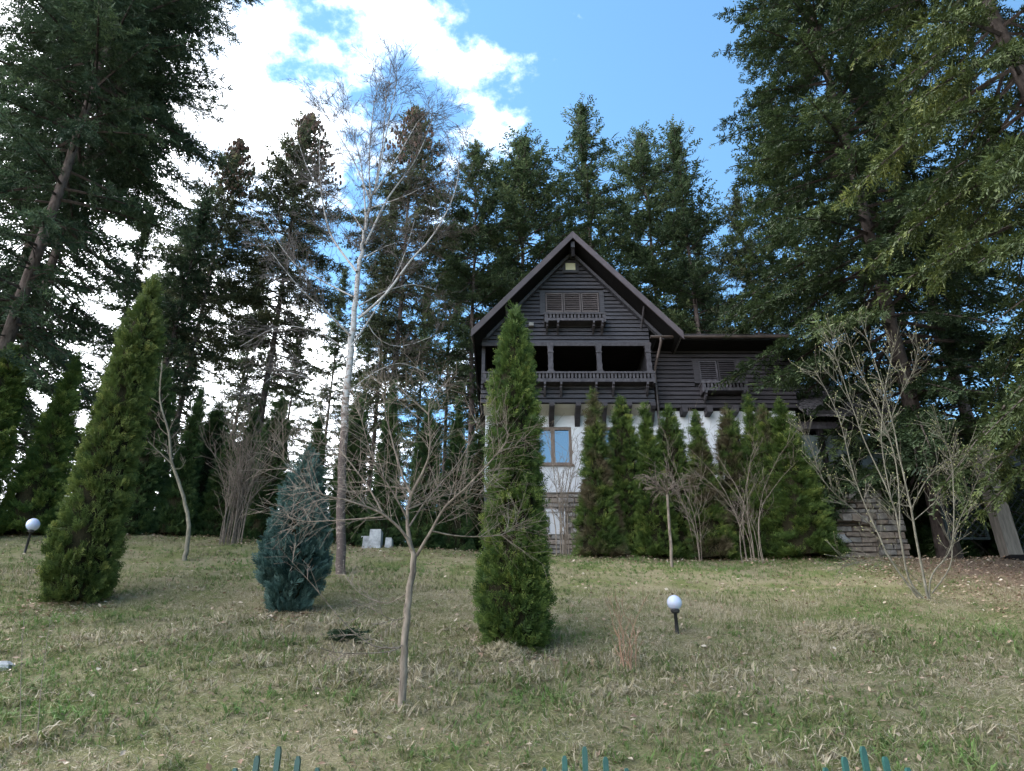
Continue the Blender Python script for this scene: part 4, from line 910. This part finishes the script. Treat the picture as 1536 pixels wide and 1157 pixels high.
# dry stalks at the lower left
for k, (px, py, tpx, tpy) in enumerate(((32, 1120, 36, 925), (55, 1120, 76, 925))):
    g0 = G(px, py); B = Bare(70 + k); B.limb([(px, py + 4), ((px + tpx) / 2 - 3, (py + tpy) / 2), (tpx, tpy)], g0[1], .005, .002, .1, 4, 4, nt=5, tl=.1, tr=.002, lvl=0, start=.6, rmin=.002)
    B.finish('dry_stalk', g0, ('tall thin dry stalk nearest the lower left edge', 'thin dry leaning stalk right of the lower left edge stalk')[k], 'plant', M['bark_twig'], M['bark_twig'])

# ivy on the terrace wall
rs = np.random.default_rng(77); n = 3200; iv = thing('ivy', (10.6, 22.8, 7.0), 'dark green ivy hanging over the terrace wall beside the porch', 'ivy')
cen = np.array([(10.1, 22.95, 8.1, .55), (10.7, 22.9, 8.05, .5), (10.25, 22.85, 7.5, .45), (9.9, 22.85, 7.0, .4), (11.3, 22.95, 8.15, .4), (11.9, 22.95, 8.1, .35), (12.3, 22.95, 7.6, .35), (12.1, 22.95, 7.2, .28), (9.8, 22.9, 7.7, .5)])
ci = rs.integers(0, len(cen), n); dv = unit(rs.normal(0, 1, (n, 3))) * rs.uniform(.5, 1.05, n)[:, None] * cen[ci, 3:4] * [1, .45, 1]; o = cen[ci, :3] + dv
lf = np.array([(0, 0, 0), (.45, .35, -.05), (.28, .75, 0), (0, 1, -.12), (-.28, .75, 0), (-.45, .35, -.05)]); lff = np.array([(0, 1, 2), (0, 2, 3), (0, 3, 4), (0, 4, 5)])
V, F, r_ = place((lf, lff, np.zeros(6)), o, unit(rs.normal(0, .5, (n, 3)) + [0, -.3, -.7]), unit(rs.normal(0, .5, (n, 3)) + [0, -1, .5]), rs.uniform(.07, .14, n), rs.uniform(.1, 1, n))
link('leaves', mesh_np('leaves', V, F, r_), M['ivy'], iv, kind='stuff')
T = Tubes()
for k in range(12):
    c = cen[k % len(cen), :3]; T.add([c + [0, .08, .4], c + rs.normal(0, .1, 3), c + [rs.normal(0, .2), 0, -.5]], [.02, .015, .008], 4)
link('stems', T.mesh('stems'), M['bark_dark'], iv)

# overhead wire
T = Tubes(); a, b2 = P(-200, 115, 15), P(290, 332, 24.5); f = np.linspace(0, 1, 24)[:, None]; T.add(a + (b2 - a) * f - np.array([0, 0, 1.0]) * .5 * np.sin(f * math.pi), [.010] * 24, 5)
tag(link('overhead_wire', T.mesh('overhead_wire'), M['concrete']), 'thin grey overhead wire crossing the upper left fir', 'wire')

# ------------------------------------------------------------ lawn: grass, leaves, dry mounds
rs = np.random.default_rng(99)
def tuft(nb, bent, seed, spread=.6, lean=.75):
    r2 = np.random.default_rng(seed); V, F, T = [], [], []
    for k in range(nb):
        a = r2.uniform(0, 6.28); h = r2.uniform(.45, 1.0); ln = r2.uniform(.15, 1.0) * lean; d = np.array([math.cos(a), 0, math.sin(a)]); sd = np.array([-d[2], 0, d[0]]) * r2.uniform(.022, .04); b = np.array([r2.normal(0, .16), 0, r2.normal(0, .16)]) * spread
        i = len(V); t0 = r2.uniform(-1.1, 1.1)
        if bent:
            m = b + [0, h * .62, 0] + d * ln * h * .40; tp = b + np.array([0, h * (.95 - .4 * ln), 0]) + d * ln * h * 1.05
            V += [b - sd, b + sd, m - sd * .8, m + sd * .8, tp]; F += [(i, i + 1, i + 3), (i, i + 3, i + 2), (i + 2, i + 3, i + 4)]; T += [t0] * 5
        else:
            V += [b - sd * 1.3, b + sd * 1.3, b + np.array([0, h * (1 - .35 * ln), 0]) + d * ln * h]; F += [(i, i + 1, i + 2)]; T += [t0] * 3
    return np.array(V), np.array(F), np.array(T)
def scatter_grass(n, y0, y1, tm, size):
    Y = np.sqrt(rs.uniform(y0 ** 2, y1 ** 2, n)); X = rs.uniform(-1, 1, n) * (Y * .80 + 1.0)
    p = np.stack([X, Y, 0 * X], -1); big = noise3(p, .9) + .55 * noise3(p + 40, 2.6, 12); dry = noise3(p + 90, 1.7, 12)
    val = .49 + .34 * big + .20 * noise3(p + 7, 6.0, 14) + rs.normal(0, .17, n); h = size * (1 + .45 * np.clip(dry, -1, 1.6)) * rs.uniform(.6, 1.3, n)
    val = np.where(dry > .45, val - .30 * (dry - .2), val)
    crest = np.clip((Y - 17.5) / 2.0, 0, 1) * ((X > 1.0) & (X < 9.5)); val = val + .35 * crest        # greener strip before the hedge
    keep = rs.random(n) > np.clip((X + 1.2 * big - 9.8) / 2.5, 0, .92)                                  # bare leaf litter under the right firs
    keep &= ~((big < -1.15) & (rs.random(n) < .6))
    X, Y, val, h = X[keep], Y[keep], val[keep], h[keep]; k = len(X)
    o = np.stack([X, Y, gz(X, Y) - .012], -1); up = unit(np.array([0, -.22, 1.]) + rs.normal(0, .22, (k, 3))); nr = unit(rs.normal(0, 1, (k, 3)) * [1, 1, .15])
    return place(tm, o, up, nr, h, np.clip(val, 0, 1.05))
parts = [scatter_grass(6500, 6.2, 11.5, tuft(8, True, 1, .6, 1.1), .10), scatter_grass(4000, 6.2, 12.5, tuft(8, True, 2, .5, 1.6), .17), scatter_grass(19500, 6.2, 12.0, tuft(9, False, 5, .9), .065), scatter_grass(17500, 11.0, 16, tuft(8, False, 3, .8), .085), scatter_grass(16000, 15.5, 22.3, tuft(7, False, 4, .8), .10)]
n = 150000; Y = np.sqrt(rs.uniform(6.2 ** 2, 15 ** 2, n)); X = rs.uniform(-1, 1, n) * (Y * .78 + .6); p = np.stack([X, Y, 0 * X], -1)      # flattened straw thatch
kp = rs.random(n) > np.clip((X - 9.8) / 2.5, 0, .9); X, Y, p = X[kp], Y[kp], p[kp]; n = len(X)
st = (np.array([(-.035, 0, 0), (.035, 0, 0), (0, 1, .06)]), np.array([(0, 1, 2)]), np.zeros(3))
parts.append(place(st, np.stack([X, Y, gz(X, Y) + rs.uniform(0, .022, n)], -1), unit(rs.normal(0, 1, (n, 3)) * [1, 1, .12] + [0, .1, .28]), unit(rs.normal(0, .45, (n, 3)) + [0, -.35, 1]), rs.uniform(.04, .12, n), np.clip(.30 + .34 * noise3(p, .9) + .2 * noise3(p + 7, 6.0, 14) + rs.normal(0, .28, n), 0, 1)))
nc = 130; Yc = np.sqrt(rs.uniform(6.5 ** 2, 17 ** 2, nc)); Xc = rs.uniform(-1, 1, nc) * (Yc * .78); ix = np.repeat(np.arange(nc), 11); n = len(ix)      # lush clumps
cs = rs.uniform(.07, .20, nc); X = Xc[ix] + rs.normal(0, 1, n) * cs[ix]; Y = Yc[ix] + rs.normal(0, 1, n) * cs[ix]; cv = rs.choice([.10, .78, .86, .70], nc)
parts.append(place(tuft(8, True, 9, .6, 1.2), np.stack([X, Y, gz(X, Y) - .01], -1), unit(np.array([0, -.15, 1.]) + rs.normal(0, .3, (n, 3))), unit(rs.normal(0, 1, (n, 3)) * [1, 1, .15]), rs.uniform(.08, .17, n), np.clip(cv[ix] + rs.normal(0, .08, n), 0, 1)))
V, F, r_ = [], [], []; k = 0
for v, f, r in parts: V.append(v); F.append(f + k); r_.append(r); k += len(v)
me = mesh_np('grass', np.concatenate(V), np.concatenate(F), np.concatenate(r_)); log('grass tris', len(me.polygons))
o = link('lawn_grass', me, M['grass'], kind='stuff'); tag(o, 'short patchy green and straw coloured lawn grass on the slope', 'grass')
n = 9000; Y = np.sqrt(rs.uniform(6 ** 2, 22.5 ** 2, n)); X = rs.uniform(-1, 1, n) * (Y * .80 + 1); 
Xr = rs.uniform(8.5, 17, 5000); Yr = rs.uniform(14, 22.5, 5000); X = np.concatenate([X, Xr]); Y = np.concatenate([Y, Yr])
for cx_, cy_, cr_ in ((.04, 11.4, .75), (-7.78, 13.2, .9), (-3.83, 12.9, .7)):        # litter under the freestanding evergreens
    a = rs.uniform(0, 6.28, 420); q = cr_ * (.6 + .45 * rs.normal(0, .5, 420)); X = np.concatenate([X, cx_ + q * np.cos(a)]); Y = np.concatenate([Y, cy_ + q * np.sin(a)])
X = np.concatenate([X, rs.uniform(-14, 11, 2600)]); Y = np.concatenate([Y, rs.normal(20.3, .45, 2600)]); n = len(X)
o_ = np.stack([X, Y, gz(X, Y) + rs.uniform(.005, .06, n)], -1)
lv = np.array([(0, 0, 0), (.32, .45, .12), (0, 1, .05), (-.32, .45, .12)]); lvf = np.array([(0, 1, 2), (0, 2, 3)])
V, F, r = place((lv, lvf, np.zeros(4)), o_, rs.normal(0, 1, (n, 3)) * [1, 1, .25], unit(rs.normal(0, .35, (n, 3)) + [0, -.3, 1]), rs.uniform(.03, .095, n), np.clip(rs.normal(.42, .25, n), 0, .92))
o = link('fallen_leaves', mesh_np('fallen_leaves', V, F, r), M['leaf_litter'], kind='stuff'); tag(o, 'dry fallen leaves strewn over the lawn and under the right firs', 'leaves')
DT = tuft(8, True, 8, .4, 1.3)
for px, py, rx, ry, lab in ((1272, 952, .50, .35, 'largest dry straw mound on the right half of the lawn'), (762, 985, .30, .22, 'dry grass clump at the foot of the central thuja'), (1026, 832, .25, .2, 'small dry grass mound before the hedge right of the thin sapling')):
    g0 = G(px, py); n = 420; a = rs.uniform(0, 6.28, n); q = rs.random(n) ** .5; X = g0[0] + rx * q * np.cos(a); Y = g0[1] + ry * q * np.sin(a)
    oo = np.stack([X, Y, gz(X, Y) + .13 * (1 - q ** 2) - .02], -1); up = unit(np.stack([np.cos(a) * q * 1.4, np.sin(a) * q * 1.4 - .2, np.full(n, .7)], -1) + rs.normal(0, .3, (n, 3)))
    V, F, r = place(DT, oo, up, unit(rs.normal(0, 1, (n, 3))), rs.uniform(.10, .2, n), rs.uniform(.05, .35, n))
    ob_ = link('dry_grass_mound', mesh_np('dry_grass_mound', V, F, r), M['grass']); tag(ob_, lab, 'dry grass')
# low fir seedling by the cypress
g0 = G(515, 968); n = 60; a = rs.uniform(0, 6.28, n); oo = np.stack([g0[0] + rs.normal(0, .10, n), g0[1] + rs.normal(0, .1, n), np.full(n, g0[2] + .03) + rs.uniform(0, .14, n)], -1)
V, F, r = place(FT_near[0], oo, unit(np.stack([np.cos(a), np.sin(a), np.full(n, .35)], -1)), unit(rs.normal(0, .3, (n, 3)) + [0, 0, 1]), rs.uniform(.14, .26, n), rs.uniform(.1, .6, n))
tag(link('low_evergreen', mesh_np('low_evergreen', V, F, r), M['fir_dark']), 'small low dark green evergreen on the grass left of the bare tree', 'plant')
